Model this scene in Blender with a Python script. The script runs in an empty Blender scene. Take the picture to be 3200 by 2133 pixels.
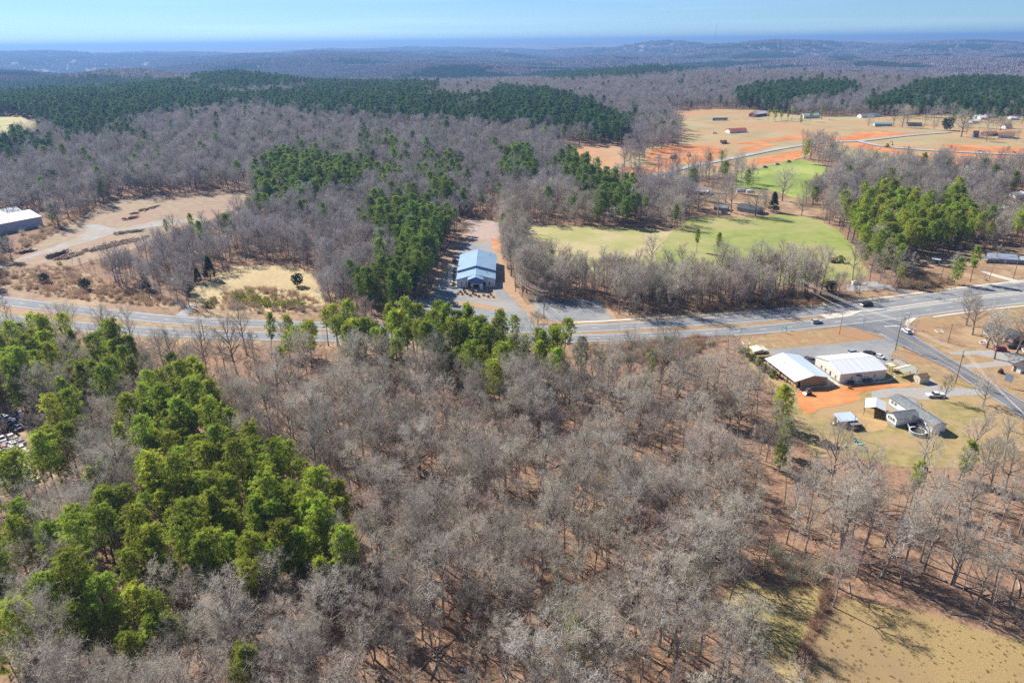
import bpy, bmesh, math, random
import numpy as np
from mathutils import Vector, Matrix

# ---------------------------------------------------------------- camera, sky, sun, exposure
SC = bpy.context.scene
COL = SC.collection
W, H = 3200.0, 2133.0          # pixel grid used below to turn photo pixels into directions
FPX = 2200.0                   # focal length in those pixels
CAMH = 115.0
PITCH = math.atan((H/2-130.5)/FPX)
ROLL = math.radians(0.68)
FW = np.array([0, math.cos(PITCH), -math.sin(PITCH)])
UP0 = np.array([0, math.sin(PITCH), math.cos(PITCH)])
RT0 = np.array([1.0, 0, 0])
RT = RT0*math.cos(ROLL)-UP0*math.sin(ROLL)
UP = UP0*math.cos(ROLL)+RT0*math.sin(ROLL)
cd = bpy.data.cameras.new('camera')
cam = bpy.data.objects.new('camera', cd); COL.objects.link(cam)
cd.sensor_width = 36.0
cd.lens = 36.0*FPX/W
cd.clip_start = 1.0; cd.clip_end = 90000.0
M = Matrix(((RT[0], UP[0], -FW[0]), (RT[1], UP[1], -FW[1]), (RT[2], UP[2], -FW[2])))
cam.matrix_world = Matrix.Translation((0, 0, CAMH)) @ M.to_4x4()
SC.camera = cam

SUN_AZ = -48.0                 # degrees clockwise from +Y (view direction)
SUN_EL = 40.0
world = bpy.data.worlds.new('World'); SC.world = world; world.use_nodes = True
wn = world.node_tree
sky = wn.nodes.new('ShaderNodeTexSky'); sky.sky_type = 'NISHITA'; sky.sun_disc = False
sky.sun_elevation = math.radians(SUN_EL); sky.sun_rotation = math.radians(SUN_AZ)
sky.altitude = 1500; sky.air_density = 0.8; sky.dust_density = 0.0; sky.ozone_density = 4.0
bg = wn.nodes['Background']; bg.inputs['Strength'].default_value = 0.062
_tc = wn.nodes.new('ShaderNodeTexCoord'); _mp = wn.nodes.new('ShaderNodeMapping'); _mp.inputs['Scale'].default_value = (1.2, 1.2, 34.0); _mp.inputs['Rotation'].default_value = (0.0, 0.012, 0.0)
_nz = wn.nodes.new('ShaderNodeTexNoise'); _nz.inputs['Scale'].default_value = 1.6; _nz.inputs['Detail'].default_value = 5.0
_mr = wn.nodes.new('ShaderNodeMapRange'); _mr.inputs['From Min'].default_value = .5; _mr.inputs['From Max'].default_value = .8; _mr.inputs['To Max'].default_value = .16
_mx = wn.nodes.new('ShaderNodeMix'); _mx.data_type = 'RGBA'; _mx.inputs[7].default_value = (15, 16, 16.5, 1)      # faint streaks of high cirrus
wn.links.new(_tc.outputs['Generated'], _mp.inputs['Vector']); wn.links.new(_mp.outputs[0], _nz.inputs['Vector']); wn.links.new(_nz.outputs['Fac'], _mr.inputs['Value'])
wn.links.new(_mr.outputs[0], _mx.inputs[0]); wn.links.new(sky.outputs[0], _mx.inputs[6]); _tn = wn.nodes.new('ShaderNodeMix'); _tn.data_type = 'RGBA'; _tn.blend_type = 'MULTIPLY'; _tn.inputs[0].default_value = 1.0; _tn.inputs[7].default_value = (.80, .97, 1.13, 1)      # clear cold winter air
wn.links.new(_mx.outputs[2], _tn.inputs[6]); wn.links.new(_tn.outputs[2], bg.inputs['Color'])
sl = bpy.data.lights.new('sun', 'SUN'); sl.energy = 5.0; sl.angle = math.radians(0.53); sl.color = (1.0, 0.955, 0.89)
sun = bpy.data.objects.new('sun', sl); COL.objects.link(sun)
_a, _e = math.radians(SUN_AZ), math.radians(SUN_EL)
SUNV = Vector((math.sin(_a)*math.cos(_e), math.cos(_a)*math.cos(_e), math.sin(_e)))
sun.rotation_euler = SUNV.to_track_quat('Z', 'Y').to_euler(); sun.location = (0, 0, 300)
vs = SC.view_settings
vs.view_transform = 'Standard'; vs.look = 'None'; vs.exposure = 0.78; vs.gamma = 1.0; vs.use_curve_mapping = False
SC.cycles.max_bounces = 6; SC.cycles.diffuse_bounces = 2; SC.cycles.glossy_bounces = 2
SC.cycles.transmission_bounces = 3; SC.cycles.transparent_max_bounces = 6; SC.cycles.volume_bounces = 0
SC.cycles.use_denoising = False

# ---------------------------------------------------------------- terrain height and pixel helpers
def sst(a, b, x):
    t = np.clip((x-a)/(b-a), 0, 1); return t*t*(3-2*t)
_rs = np.random.RandomState(5)
_WV = []
for i in range(34):
    wl = 800*(1.10**i); th = _rs.uniform(0, 2*math.pi)
    if wl > 6500: break
    _WV.append((math.cos(th)*2*math.pi/wl, math.sin(th)*2*math.pi/wl, _rs.uniform(0, 6.28), (wl/2500.0)**0.6))
def rolling(x, y):
    s = 0
    for kx, ky, ph, a in _WV: s = s+a*np.sin(kx*x+ky*y+ph)
    return s/2.4
HILLS = [  # azimuth deg, distance, add, sigma az deg, sigma distance
    (-29, 1330, 13, 11, 330), (-20.5, 1950, 30, 5.0, 330), (-4, 1120, 9, 11, 250), (-26.5, 2750, 44, 5, 380),
    (-34, 4200, 22, 3.0, 500), (9, 2650, 26, 6, 500), (18, 2300, 22, 9, 480), (29, 2000, 8, 8, 500), (-6, 3700, 22, 6, 600), (4, 5200, 30, 7, 700)]
def hgt(x, y):
    x = np.asarray(x, float); y = np.asarray(y, float)
    d = np.hypot(x, y); az = np.degrees(np.arctan2(x, y))
    z = 17*sst(430, 980, d)
    z = z-42*sst(1450, 2700, d)
    for a, r, A, sa, sr in HILLS:
        z = z+A*np.exp(-((az-a)/sa)**2-((d-r)/sr)**2)*sst(430, 700, d)
    z = z+(15*sst(2200, 3200, d)+12*sst(4500, 7000, d))*rolling(x, y)*(1-0.72*sst(8500, 17000, d))
    z = z+88*sst(6500, 25000, d)+16*rolling(x*.55+900, y*.55)*sst(12000, 19000, d)
    return z
def h1(x, y): return float(hgt(x, y))
def ray(u, v):
    d = FW*FPX+RT*(u-W/2)+UP*(H/2-v); return d/np.linalg.norm(d)
def G(u, v, z=None):
    """photo pixel -> point on the terrain (z None) or on the level z above datum"""
    d = ray(u, v)
    if z is not None:
        k = (CAMH-z)/-d[2]; return np.array([d[0]*k, d[1]*k, z])
    if d[2] < 0:
        k = CAMH/-d[2]
        if math.hypot(d[0]*k, d[1]*k) < 430: return np.array([d[0]*k, d[1]*k, 0.0])
    t = np.geomspace(100, 30000, 900); P = d[None, :]*t[:, None]
    zz = CAMH+P[:, 2]-hgt(P[:, 0], P[:, 1])
    i = np.argmax(zz < 0)
    if i == 0: i = len(t)-1
    a, b = t[max(i-1, 0)], t[i]
    for _ in range(24):
        m = (a+b)/2
        if CAMH+d[2]*m-h1(d[0]*m, d[1]*m) > 0: a = m
        else: b = m
    return np.array([d[0]*a, d[1]*a, h1(d[0]*a, d[1]*a)])
K = 3200/2352.0
def D(u, v, z=None): return G(u*K, v*K, z)          # same, in the 2352-wide grid
def proj(P):
    P = np.asarray(P, float)-np.array([0, 0, CAMH])
    f = P@FW; return W/2+FPX*(P@RT)/f, H/2-FPX*(P@UP)/f
def inpoly(x, y, poly):
    x = np.asarray(x); y = np.asarray(y); r = np.zeros(x.shape, bool); n = len(poly)
    for i in range(n):
        x1, y1 = poly[i][0], poly[i][1]; x2, y2 = poly[(i+1) % n][0], poly[(i+1) % n][1]
        if y1 == y2: continue
        c = ((y1 > y) != (y2 > y)) & (x < (x2-x1)*(y-y1)/(y2-y1)+x1); r ^= c
    return r
def catmull(pts, n=8):
    P = [np.array(p, float) for p in pts]; P = [2*P[0]-P[1]]+P+[2*P[-1]-P[-2]]; out = []
    for i in range(1, len(P)-2):
        for k in range(n):
            t = k/n; a, b, c, d = P[i-1], P[i], P[i+1], P[i+2]
            out.append(0.5*(2*b+(c-a)*t+(2*a-5*b+4*c-d)*t*t+(3*b-a-3*c+d)*t**3))
    out.append(P[-2]); return np.array(out)

# ---------------------------------------------------------------- materials
MATS = {}
def ND(nt, t, **kw):
    n = nt.nodes.new(t)
    for k, v in kw.items(): setattr(n, k, v)
    return n
def mat(name, c1, c2=None, scale=1.0, rough=0.85, detail=4.0, c3=None, scale3=0.05, metal=0.0, spec=0.25, bump=0.0, bscale=None,
        rnd=0.0, trans=0.0, attr=None, coord='Generated', contrast=(0.35, 0.65), contrast3=(0.4, 0.65), stretch=None):
    if name in MATS: return MATS[name]
    m = bpy.data.materials.new(name); m.use_nodes = True; nt = m.node_tree; L = nt.links
    b = nt.nodes['Principled BSDF']; b.inputs['Roughness'].default_value = rough; b.inputs['Metallic'].default_value = metal
    b.inputs['Specular IOR Level'].default_value = spec
    c1 = (*c1, 1); col = None
    if coord == 'World':
        g = ND(nt, 'ShaderNodeNewGeometry'); vec = g.outputs['Position']
    else:
        g = ND(nt, 'ShaderNodeTexCoord'); vec = g.outputs['Object']
    if stretch:
        mp = ND(nt, 'ShaderNodeMapping'); mp.inputs['Scale'].default_value = stretch[:3]
        if len(stretch) > 3: mp.inputs['Rotation'].default_value = (0, 0, stretch[3])
        L.new(vec, mp.inputs['Vector']); vecs = mp.outputs[0]
    else: vecs = vec
    def noise(sc, dt, v=None):
        n = ND(nt, 'ShaderNodeTexNoise'); n.inputs['Scale'].default_value = sc; n.inputs['Detail'].default_value = dt; n.inputs['Roughness'].default_value = 0.62
        L.new(v or vec, n.inputs['Vector']); return n.outputs['Fac']
    def rng(src, a, bb):
        r = ND(nt, 'ShaderNodeMapRange'); r.inputs['From Min'].default_value = a; r.inputs['From Max'].default_value = bb; r.interpolation_type = 'SMOOTHSTEP'
        L.new(src, r.inputs['Value']); return r.outputs[0]
    def mix(f, a, bb, blend='MIX'):
        x = ND(nt, 'ShaderNodeMix'); x.data_type = 'RGBA'; x.blend_type = blend
        for s, v in ((x.inputs[0], f), (x.inputs[6], a), (x.inputs[7], bb)):
            if isinstance(v, (int, float)): s.default_value = v
            elif isinstance(v, tuple): s.default_value = v
            else: L.new(v, s)
        return x.outputs[2]
    if c2 is not None: col = mix(rng(noise(scale, detail, vecs), *contrast), c1, (*c2, 1))
    if c3 is not None: col = mix(rng(noise(scale3, 5.0), *contrast3), col if col is not None else c1, (*c3, 1))
    if attr:
        a = ND(nt, 'ShaderNodeAttribute'); a.attribute_name = attr
        col = mix(1.0, col if col is not None else c1, a.outputs['Color'], 'MULTIPLY')
    if rnd:
        oi = ND(nt, 'ShaderNodeObjectInfo'); hs = ND(nt, 'ShaderNodeHueSaturation')
        r = ND(nt, 'ShaderNodeMapRange'); r.inputs['To Min'].default_value = 1-rnd; r.inputs['To Max'].default_value = 1+rnd; L.new(oi.outputs['Random'], r.inputs['Value'])
        L.new(r.outputs[0], hs.inputs['Value'])
        mu = ND(nt, 'ShaderNodeMath', operation='MULTIPLY'); mu.inputs[1].default_value = 7.31; L.new(oi.outputs['Random'], mu.inputs[0])
        fr = ND(nt, 'ShaderNodeMath', operation='FRACT'); L.new(mu.outputs[0], fr.inputs[0])
        r2 = ND(nt, 'ShaderNodeMapRange'); r2.inputs['To Min'].default_value = 0.5-rnd*0.07; r2.inputs['To Max'].default_value = 0.5+rnd*0.07; L.new(fr.outputs[0], r2.inputs['Value'])
        L.new(r2.outputs[0], hs.inputs['Hue'])
        if col is None: hs.inputs['Color'].default_value = c1
        else: L.new(col, hs.inputs['Color'])
        col = hs.outputs[0]
    if col is None: b.inputs['Base Color'].default_value = c1
    else: L.new(col, b.inputs['Base Color'])
    if bump:
        bp = ND(nt, 'ShaderNodeBump'); bp.inputs['Strength'].default_value = min(1, bump); bp.inputs['Distance'].default_value = bump
        L.new(noise(bscale or scale*2, 5.0), bp.inputs['Height']); L.new(bp.outputs[0], b.inputs['Normal'])
    if trans:
        t = ND(nt, 'ShaderNodeBsdfTranslucent'); ms = ND(nt, 'ShaderNodeMixShader'); ms.inputs[0].default_value = trans
        if col is None: t.inputs['Color'].default_value = c1
        else: L.new(col, t.inputs['Color'])
        L.new(b.outputs[0], ms.inputs[1]); L.new(t.outputs[0], ms.inputs[2]); L.new(ms.outputs[0], nt.nodes['Material Output'].inputs['Surface'])
    MATS[name] = m; return m
def flat(name, c, rough=0.6, metal=0.0, spec=0.4): return mat(name, c, rough=rough, metal=metal, spec=spec)

# ---------------------------------------------------------------- mesh builder
class MB:
    def __init__(s): s.v = []; s.f = []; s.m = []
    def add(s, vs, fs, mi=0):
        o = len(s.v); s.v += [tuple(map(float, p)) for p in vs]; s.f += [tuple(i+o for i in f) for f in fs]; s.m += [mi]*len(fs); return s
    def box(s, x0, x1, y0, y1, z0, z1, mi=0):
        return s.add([(x0, y0, z0), (x1, y0, z0), (x1, y1, z0), (x0, y1, z0), (x0, y0, z1), (x1, y0, z1), (x1, y1, z1), (x0, y1, z1)],
                     [(0, 3, 2, 1), (4, 5, 6, 7), (0, 1, 5, 4), (1, 2, 6, 5), (2, 3, 7, 6), (3, 0, 4, 7)], mi)
    def prism(s, poly, axis, a, b, mi=0):
        """extrude a 2D polygon (in the plane of the other two axes) along axis from a to b"""
        n = len(poly)
        def P(p, t):
            if axis == 'x': return (t, p[0], p[1])
            if axis == 'y': return (p[0], t, p[1])
            return (p[0], p[1], t)
        vs = [P(p, a) for p in poly]+[P(p, b) for p in poly]
        fs = [tuple(range(n)), tuple(range(2*n-1, n-1, -1))]+[(i, i+n, (i+1) % n+n, (i+1) % n) for i in range(n)]
        return s.add(vs, fs, mi)
    def tube(s, pts, rad, n=6, mi=0, cap=True):
        P = [Vector(p) for p in pts]; k = len(P); rings = []
        rad = rad if hasattr(rad, '__len__') else [rad]*k
        vs = []
        for i in range(k):
            t = (P[min(i+1, k-1)]-P[max(i-1, 0)]); t = t.normalized() if t.length > 1e-6 else Vector((0, 0, 1))
            u = t.cross(Vector((0.31, 0.95, 0.02))).normalized() if abs(t.dot(Vector((0.31, 0.95, 0.02)))) < 0.95 else t.cross(Vector((1, 0, 0))).normalized()
            w = t.cross(u)
            for j in range(n):
                a = 2*math.pi*j/n; q = P[i]+(u*math.cos(a)+w*math.sin(a))*rad[i]; vs.append(q)
        fs = [(i*n+j, i*n+(j+1) % n, (i+1)*n+(j+1) % n, (i+1)*n+j) for i in range(k-1) for j in range(n)]
        if cap: fs += [tuple(range(n-1, -1, -1)), tuple((k-1)*n+j for j in range(n))]
        return s.add(vs, fs, mi)
    def mesh(s, name, mats, smooth=False):
        me = bpy.data.meshes.new(name); me.from_pydata(s.v, [], s.f)
        for m in (mats if isinstance(mats, (list, tuple)) else [mats]): me.materials.append(m)
        if any(s.m): me.polygons.foreach_set('material_index', s.m)
        if smooth: me.polygons.foreach_set('use_smooth', [True]*len(s.f))
        me.update(); return me
    def obj(s, name, mats, parent=None, smooth=False): return link(name, s.mesh(name, mats, smooth), parent)
def link(name, me, parent=None, loc=None, rz=None, sc=None):
    o = bpy.data.objects.new(name, me); COL.objects.link(o)
    if parent is not None: o.parent = parent
    if loc is not None: o.location = tuple(float(q) for q in loc)
    if rz is not None: o.rotation_euler = (0, 0, rz)
    if sc is not None: o.scale = (sc, sc, sc) if not hasattr(sc, '__len__') else sc
    return o
def tag(o, label=None, cat=None, group=None, kind=None):
    if label: o['label'] = label
    if cat: o['category'] = cat
    if group: o['group'] = group
    if kind: o['kind'] = kind
    return o
def thing(name, label, cat, loc=(0, 0, 0), rz=0.0, group=None):
    return tag(link(name, None, None, loc, rz), label, cat, group)
def bx(name, m, parent, *a): return MB().box(*a).obj(name, m, parent)
RNG = random.Random(11)
def struct(o, label): return tag(o, label, None, None, 'structure')

# ---------------------------------------------------------------- zoom frames (photo regions used for measuring)
def frame(x0, y0, k): return lambda u, v, z=None: G(x0+u*k, y0+v*k, z)
A = frame(2200, 850, .42499); B = frame(2300, 920, .2125); C = frame(2750, 850, .19133); E = frame(2550, 1200, .19125); F = frame(2350, 1050, .19133)
HH = frame(1300, 720, .22321); LF = frame(0, 450, .42499); MI = frame(1000, 450, .42499); R6 = frame(2000, 350, .51); R3 = frame(2100, 0, .46749)
R1 = frame(2780, 280, .17857); T2 = frame(2080, 540, .20408); T3 = frame(2780, 560, .17857); T4 = frame(2840, 780, .15306); T5 = frame(2960, 960, .19139)
T6 = frame(0, 1280, .21692); T7 = frame(0, 480, .24236)

# ---------------------------------------------------------------- ground materials
def WM(name, *a, **k): return mat(name, *a, coord='World', **k)
m_litter = WM('leaf_litter', (.40, .245, .165), (.24, .135, .085), scale=.9, c3=(.36, .25, .155), scale3=.03, bump=.12, bscale=2.2, detail=6)
m_far = None
m_tan = WM('winter_grass', (.40, .285, .145), (.27, .19, .10), scale=.35, c3=(.36, .21, .11), scale3=.045, bump=.06, bscale=3)
m_olive = WM('olive_grass', (.36, .28, .115), (.24, .20, .075), scale=.3, c3=(.40, .27, .14), scale3=.06, bump=.06, bscale=3)
m_straw = WM('straw_grass', (.58, .45, .23), (.38, .28, .14), scale=.6, c3=(.43, .32, .16), scale3=.05, bump=.2, bscale=1.5, detail=8)
m_dry = WM('dry_meadow', (.40, .29, .125), (.27, .19, .08), scale=3.2, c3=(.27, .185, .10), scale3=.022, bump=.12, bscale=6, detail=8)
m_dryg = WM('dry_meadow_green', (.36, .29, .115), (.23, .205, .07), scale=2.6, c3=(.40, .29, .13), scale3=.06, bump=.12, bscale=6, detail=8)
m_green = WM('spring_field', (.29, .315, .085), (.215, .265, .05), scale=.12, c3=(.36, .32, .125), scale3=.02, bump=.03, bscale=2, detail=6)
m_pale = WM('pale_field', (.37, .335, .135), (.31, .31, .09), scale=.05, c3=(.47, .38, .20), scale3=.028, bump=.03, bscale=2, detail=6)
m_hill = WM('hill_field', (.25, .31, .06), (.19, .265, .045), scale=.05, c3=(.37, .40, .10), scale3=.02, detail=5)
m_orange = WM('red_clay', (.58, .215, .07), (.45, .15, .045), scale=.12, c3=(.60, .28, .11), scale3=.05, bump=.1, bscale=1.2, stretch=(1, 3, 1, .2), detail=6)
m_clay2 = WM('pale_clay', (.56, .30, .15), (.43, .20, .095), scale=.08, c3=(.46, .31, .17), scale3=.02, bump=.05, bscale=1, detail=6)
m_farm = WM('farm_grass', (.42, .34, .17), (.33, .26, .13), scale=.03, c3=(.46, .26, .12), scale3=.012, detail=6)
m_asph = WM('asphalt_worn', (.245, .25, .255), (.205, .21, .215), scale=.35, c3=(.28, .275, .265), scale3=.04, rough=.9, detail=6)
m_asph2 = WM('asphalt_dark', (.165, .175, .19), (.13, .14, .155), scale=.4, c3=(.20, .205, .21), scale3=.06, rough=.9, detail=6)
m_lot = WM('asphalt_lot', (.27, .27, .27), (.22, .225, .23), scale=.3, c3=(.32, .31, .29), scale3=.05, rough=.9, detail=6)
m_gravel = WM('gravel', (.40, .385, .36), (.30, .29, .275), scale=1.2, c3=(.36, .32, .27), scale3=.08, bump=.05, bscale=5, detail=6)
m_newroad = WM('new_road', (.43, .41, .385), (.36, .335, .30), scale=.05)
m_hallg = WM('hall_ground', (.44, .30, .18), (.34, .22, .13), scale=.3, c3=(.40, .25, .14), scale3=.06, bump=.06, bscale=3)
m_track = WM('tyre_worn_asphalt', (.215, .22, .225), (.18, .185, .19), scale=.15, c3=(.245, .245, .245), scale3=.03, rough=.85, detail=6)
m_conc = WM('concrete', (.62, .56, .46), (.53, .48, .40), scale=.5, rough=.85)
m_mulch = WM('mulch', (.40, .31, .24), (.30, .22, .17), scale=1.5, bump=.05, bscale=6)
m_white = flat('road_paint', (.78, .77, .74), .8); m_yel = flat('yellow_paint', (.62, .37, .09), .8)
m_brownv = WM('brown_verge', (.33, .205, .12), (.22, .13, .075), scale=.5, c3=(.42, .29, .16), scale3=.06, bump=.15, bscale=2, detail=7)
m_yg = WM('cutover', (.40, .37, .12), (.27, .27, .08), scale=.05, c3=(.45, .33, .17), scale3=.02, detail=6)

# ---------------------------------------------------------------- the ground sheet out to the horizon
def ground_mat():
    m = bpy.data.materials.new('woodland_ground'); m.use_nodes = True; nt = m.node_tree; L = nt.links; b = nt.nodes['Principled BSDF']
    b.inputs['Roughness'].default_value = .95; b.inputs['Specular IOR Level'].default_value = .1
    g = ND(nt, 'ShaderNodeNewGeometry')
    def noise(sc, dt, rg=.6):
        n = ND(nt, 'ShaderNodeTexNoise'); n.inputs['Scale'].default_value = sc; n.inputs['Detail'].default_value = dt; n.inputs['Roughness'].default_value = rg; L.new(g.outputs['Position'], n.inputs['Vector']); return n.outputs['Fac']
    def ramp(src, st):
        r = ND(nt, 'ShaderNodeValToRGB'); e = r.color_ramp.elements
        while len(e) > 1: e.remove(e[-1])
        e[0].position = st[0][0]; e[0].color = (*st[0][1], 1)
        for p, c in st[1:]:
            q = e.new(p); q.color = (*c, 1)
        L.new(src, r.inputs[0]); return r.outputs[0]
    def mix(f, a, c):
        x = ND(nt, 'ShaderNodeMix'); x.data_type = 'RGBA'
        L.new(f, x.inputs[0]); L.new(a, x.inputs[6]); L.new(c, x.inputs[7]); return x.outputs[2]
    lit = ramp(noise(.7, 8, .7), [(.28, (.10, .06, .04)), (.42, (.24, .142, .088)), (.56, (.36, .225, .142)), (.66, (.27, .17, .105)), (.76, (.15, .10, .07))])
    lit2 = ramp(noise(.035, 5), [(.36, (.17, .10, .07)), (.62, (.33, .205, .145))])
    near = mix(noise(.02, 3), lit, lit2)
    near = mix(ramp(noise(2.5, 4), [(.4, (0, 0, 0)), (.65, (.55, .55, .55))]), lit, near)
    far = ramp(noise(.0016, 9, .68), [(.36, (.05, .08, .04)), (.42, (.09, .10, .06)), (.46, (.22, .175, .155)), (.60, (.29, .23, .20)), (.64, (.45, .36, .22)), (.68, (.24, .19, .17))])
    ln = ND(nt, 'ShaderNodeVectorMath', operation='LENGTH'); L.new(g.outputs['Position'], ln.inputs[0])
    r = ND(nt, 'ShaderNodeMapRange'); r.inputs['From Min'].default_value = 2200; r.inputs['From Max'].default_value = 3200; L.new(ln.outputs['Value'], r.inputs['Value'])
    L.new(mix(r.outputs[0], near, far), b.inputs['Base Color'])
    bp = ND(nt, 'ShaderNodeBump'); bp.inputs['Strength'].default_value = .5; bp.inputs['Distance'].default_value = .15; L.new(noise(2.0, 6, .7), bp.inputs['Height']); L.new(bp.outputs[0], b.inputs['Normal'])
    return m
def build_ground():
    az = np.concatenate([np.linspace(-180, -62, 60)[:-1], np.linspace(-62, 62, 460), np.linspace(62, 180, 60)[1:-1]]); az = np.radians(az)
    r = np.concatenate([[8.0], np.geomspace(40, 3000, 190), np.geomspace(3000, 34000, 150)[1:]])
    X = r[:, None]*np.sin(az)[None]; Y = r[:, None]*np.cos(az)[None]; Z = hgt(X, Y); n = len(az); k = len(r)
    v = np.stack([X, Y, Z], -1).reshape(-1, 3)
    i = np.arange(k-1)[:, None]; j = np.arange(n)[None]; j2 = (j+1) % n
    f = np.stack([i*n+j, (i+1)*n+j, (i+1)*n+j2, i*n+j2], -1).reshape(-1, 4)
    me = bpy.data.meshes.new('ground')
    me.vertices.add(len(v)); me.vertices.foreach_set('co', v.ravel())
    me.loops.add(f.size); me.loops.foreach_set('vertex_index', f[:, ::-1].ravel()); me.polygons.add(len(f)); me.polygons.foreach_set('loop_start', np.arange(0, f.size, 4)); me.polygons.foreach_set('loop_total', np.full(len(f), 4))
    me.polygons.foreach_set('use_smooth', np.ones(len(f), bool)); me.update(calc_edges=True); me.validate()
    me.materials.append(ground_mat())
    struct(link('ground', me), 'rolling ground of leaf litter reaching to the wooded horizon')
build_ground()

SHEETS = []
CLEAR = []     # polygons (world xy) where no wood grows
def rough_outline(P, amp, step, seed):
    rr = random.Random(seed); out = []; n = len(P)
    for i in range(n):
        a, b = np.array(P[i][:2]), np.array(P[(i+1) % n][:2]); L = np.linalg.norm(b-a); k = max(1, int(L/step)); t = (b-a)/max(L, 1e-6); nn = np.array([-t[1], t[0]])
        ph = rr.uniform(0, 6.28); ph2 = rr.uniform(0, 6.28)
        for q in range(k):
            s = q/k; w = math.sin(math.pi*s)**.5 if k > 1 else 0
            out.append(a+(b-a)*s+nn*amp*w*(math.sin(s*L/step*.9+ph)*.6+math.sin(s*L/step*2.3+ph2)*.4+rr.uniform(-.35, .35)))
    return out
def sheet(name, pts, m, layer, label, amp=0.8, step=4.0, clear=False, parent=None, seg=30):
    P = [np.array(p[:2]) for p in pts]
    if clear: CLEAR.append([tuple(p) for p in P])
    if amp: P = rough_outline(P, amp, step, len(SHEETS)+3)
    bm = bmesh.new(); vs = [bm.verts.new((p[0], p[1], 0)) for p in P]
    f = bm.faces.new(vs); f.normal_update()
    if f.normal.z < 0: f.normal_flip()
    bmesh.ops.triangulate(bm, faces=bm.faces[:])
    dmax = max(np.hypot(*p) for p in P)
    if dmax > 440:
        for _ in range(7):
            es = [e for e in bm.edges if e.calc_length() > seg]
            if not es: break
            bmesh.ops.subdivide_edges(bm, edges=es, cuts=1); bmesh.ops.triangulate(bm, faces=bm.faces[:])
    for v in bm.verts:
        d = math.hypot(v.co.x, v.co.y); v.co.z = h1(v.co.x, v.co.y)+.015*layer*(1+max(0, d-350)/150)+(.12 if d > 430 else 0)
    me = bpy.data.meshes.new(name); bm.to_mesh(me); bm.free(); me.materials.append(m)
    o = link(name, me, parent); SHEETS.append(o)
    if parent is None: struct(o, label)
    return o
def ribbon(name, left, right, m, z, label=None, parent=None):
    """strip between two polylines of equal length"""
    v = [(p[0], p[1], h1(p[0], p[1])+z) for p in left]+[(p[0], p[1], h1(p[0], p[1])+z) for p in right]; n = len(left)
    o = MB().add(v, [(i, i+1, n+i+1, n+i) for i in range(n-1)]).obj(name, m, parent)
    if parent is None: struct(o, label)
    return o
def offs(cl, w):
    cl = np.asarray(cl)[:, :2]; t = np.gradient(cl, axis=0); t /= np.linalg.norm(t, axis=1)[:, None]; nn = np.stack([-t[:, 1], t[:, 0]], 1); return cl+nn*np.asarray(w).reshape(-1, 1)

# ---- highway
NC = catmull([(-420, 398), (-340, 361), (-253, 329.7), (-174, 305.2), (-139, 297.3), (-85, 290.8), (8, 283.4), (35, 284), (56, 286.5), (100, 292.2), (133, 298.8), (151, 303.2), (172, 308.6), (207, 319.2), (235, 327), (253, 331.5), (330, 352), (420, 378)], 10)
SCL = catmull([(-400, 370), (-320, 335), (-236, 304), (-165, 287.6), (-133.5, 282.5), (-85, 277.8), (0, 273), (34, 272.8), (54, 274), (96, 278.5), (127, 284.3), (168, 294.5), (197, 303), (219, 309), (242, 314.8), (320, 336), (410, 361)], 10)
def resample(P, ds):
    d = np.concatenate([[0], np.cumsum(np.linalg.norm(np.diff(P, axis=0), axis=1))]); s = np.arange(0, d[-1], ds); return np.stack([np.interp(s, d, P[:, i]) for i in range(2)], 1)
NC = resample(NC, 4.0); SCL = resample(SCL, 4.0)
CLEAR_LINES = [(NC, 13.0), (SCL, 9.0)]
NHW = np.interp(NC[:, 0], [-250, 0, 40, 200, 260], [5.2, 4.4, 4.2, 5.4, 6.2]); SHW = np.interp(SCL[:, 0], [-250, 0, 40, 200, 260], [5.2, 4.6, 4.3, 5.3, 6.0])
ribbon('verge_grass', offs(NC, 16), offs(NC, NHW-.5), m_brownv, .012, 'brown grass verge along the far side of the highway')
ribbon('verge_grass', offs(SCL, -SHW+.5), offs(SCL, -12), m_brownv, .012, 'brown grass verge along the near side of the highway')
n = min(len(NC), len(SCL))
med_l = offs(NC, -NHW+.4); mi_x = med_l[:, 0]; s_off = offs(SCL, SHW-.4)
med_r = np.stack([mi_x, np.interp(mi_x, s_off[:, 0], s_off[:, 1])], 1)
k = mi_x < 139
ribbon('median_grass', med_l[k], med_r[k], m_tan, .02, 'dry grass median strip between the two carriageways')
def carriage(cl, hw, name, label, white_l, white_r, period_ph):
    r = ribbon(name, offs(cl, hw), offs(cl, -hw), m_asph2 if False else m_asph, .06, label)
    for sgn in (1, -1):
        ribbon('edge_line', offs(cl, sgn*(hw-.95)+.11), offs(cl, sgn*(hw-.95)-.11), m_white, .072, parent=r)
    for lane in (.5, -.5):
        for tr_ in (.85, -.85): ribbon('wheel_track', offs(cl, lane*(hw-.95)+tr_+.32), offs(cl, lane*(hw-.95)+tr_-.32), m_track, .064, parent=r)
    fine = resample(np.asarray(cl), 12.19); t = np.gradient(fine, axis=0)
    me = MB().box(-1.6, 1.6, -.11, .11, 0, .006).mesh('lane_dash', m_white)
    for p, q in zip(fine, t):
        if abs(p[0]) > 300: continue
        if cl is NC and False: continue
        link('lane_dash', me, r, (p[0], p[1], h1(*p)+.068), math.atan2(q[1], q[0]))
    return r
hw_n = carriage(NC, NHW, 'highway', 'far two-lane carriageway of the grey divided highway', 1, 1, 0)
hw_s = carriage(SCL, SHW, 'highway', 'near two-lane carriageway of the grey divided highway', 1, 1, 4)
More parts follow.
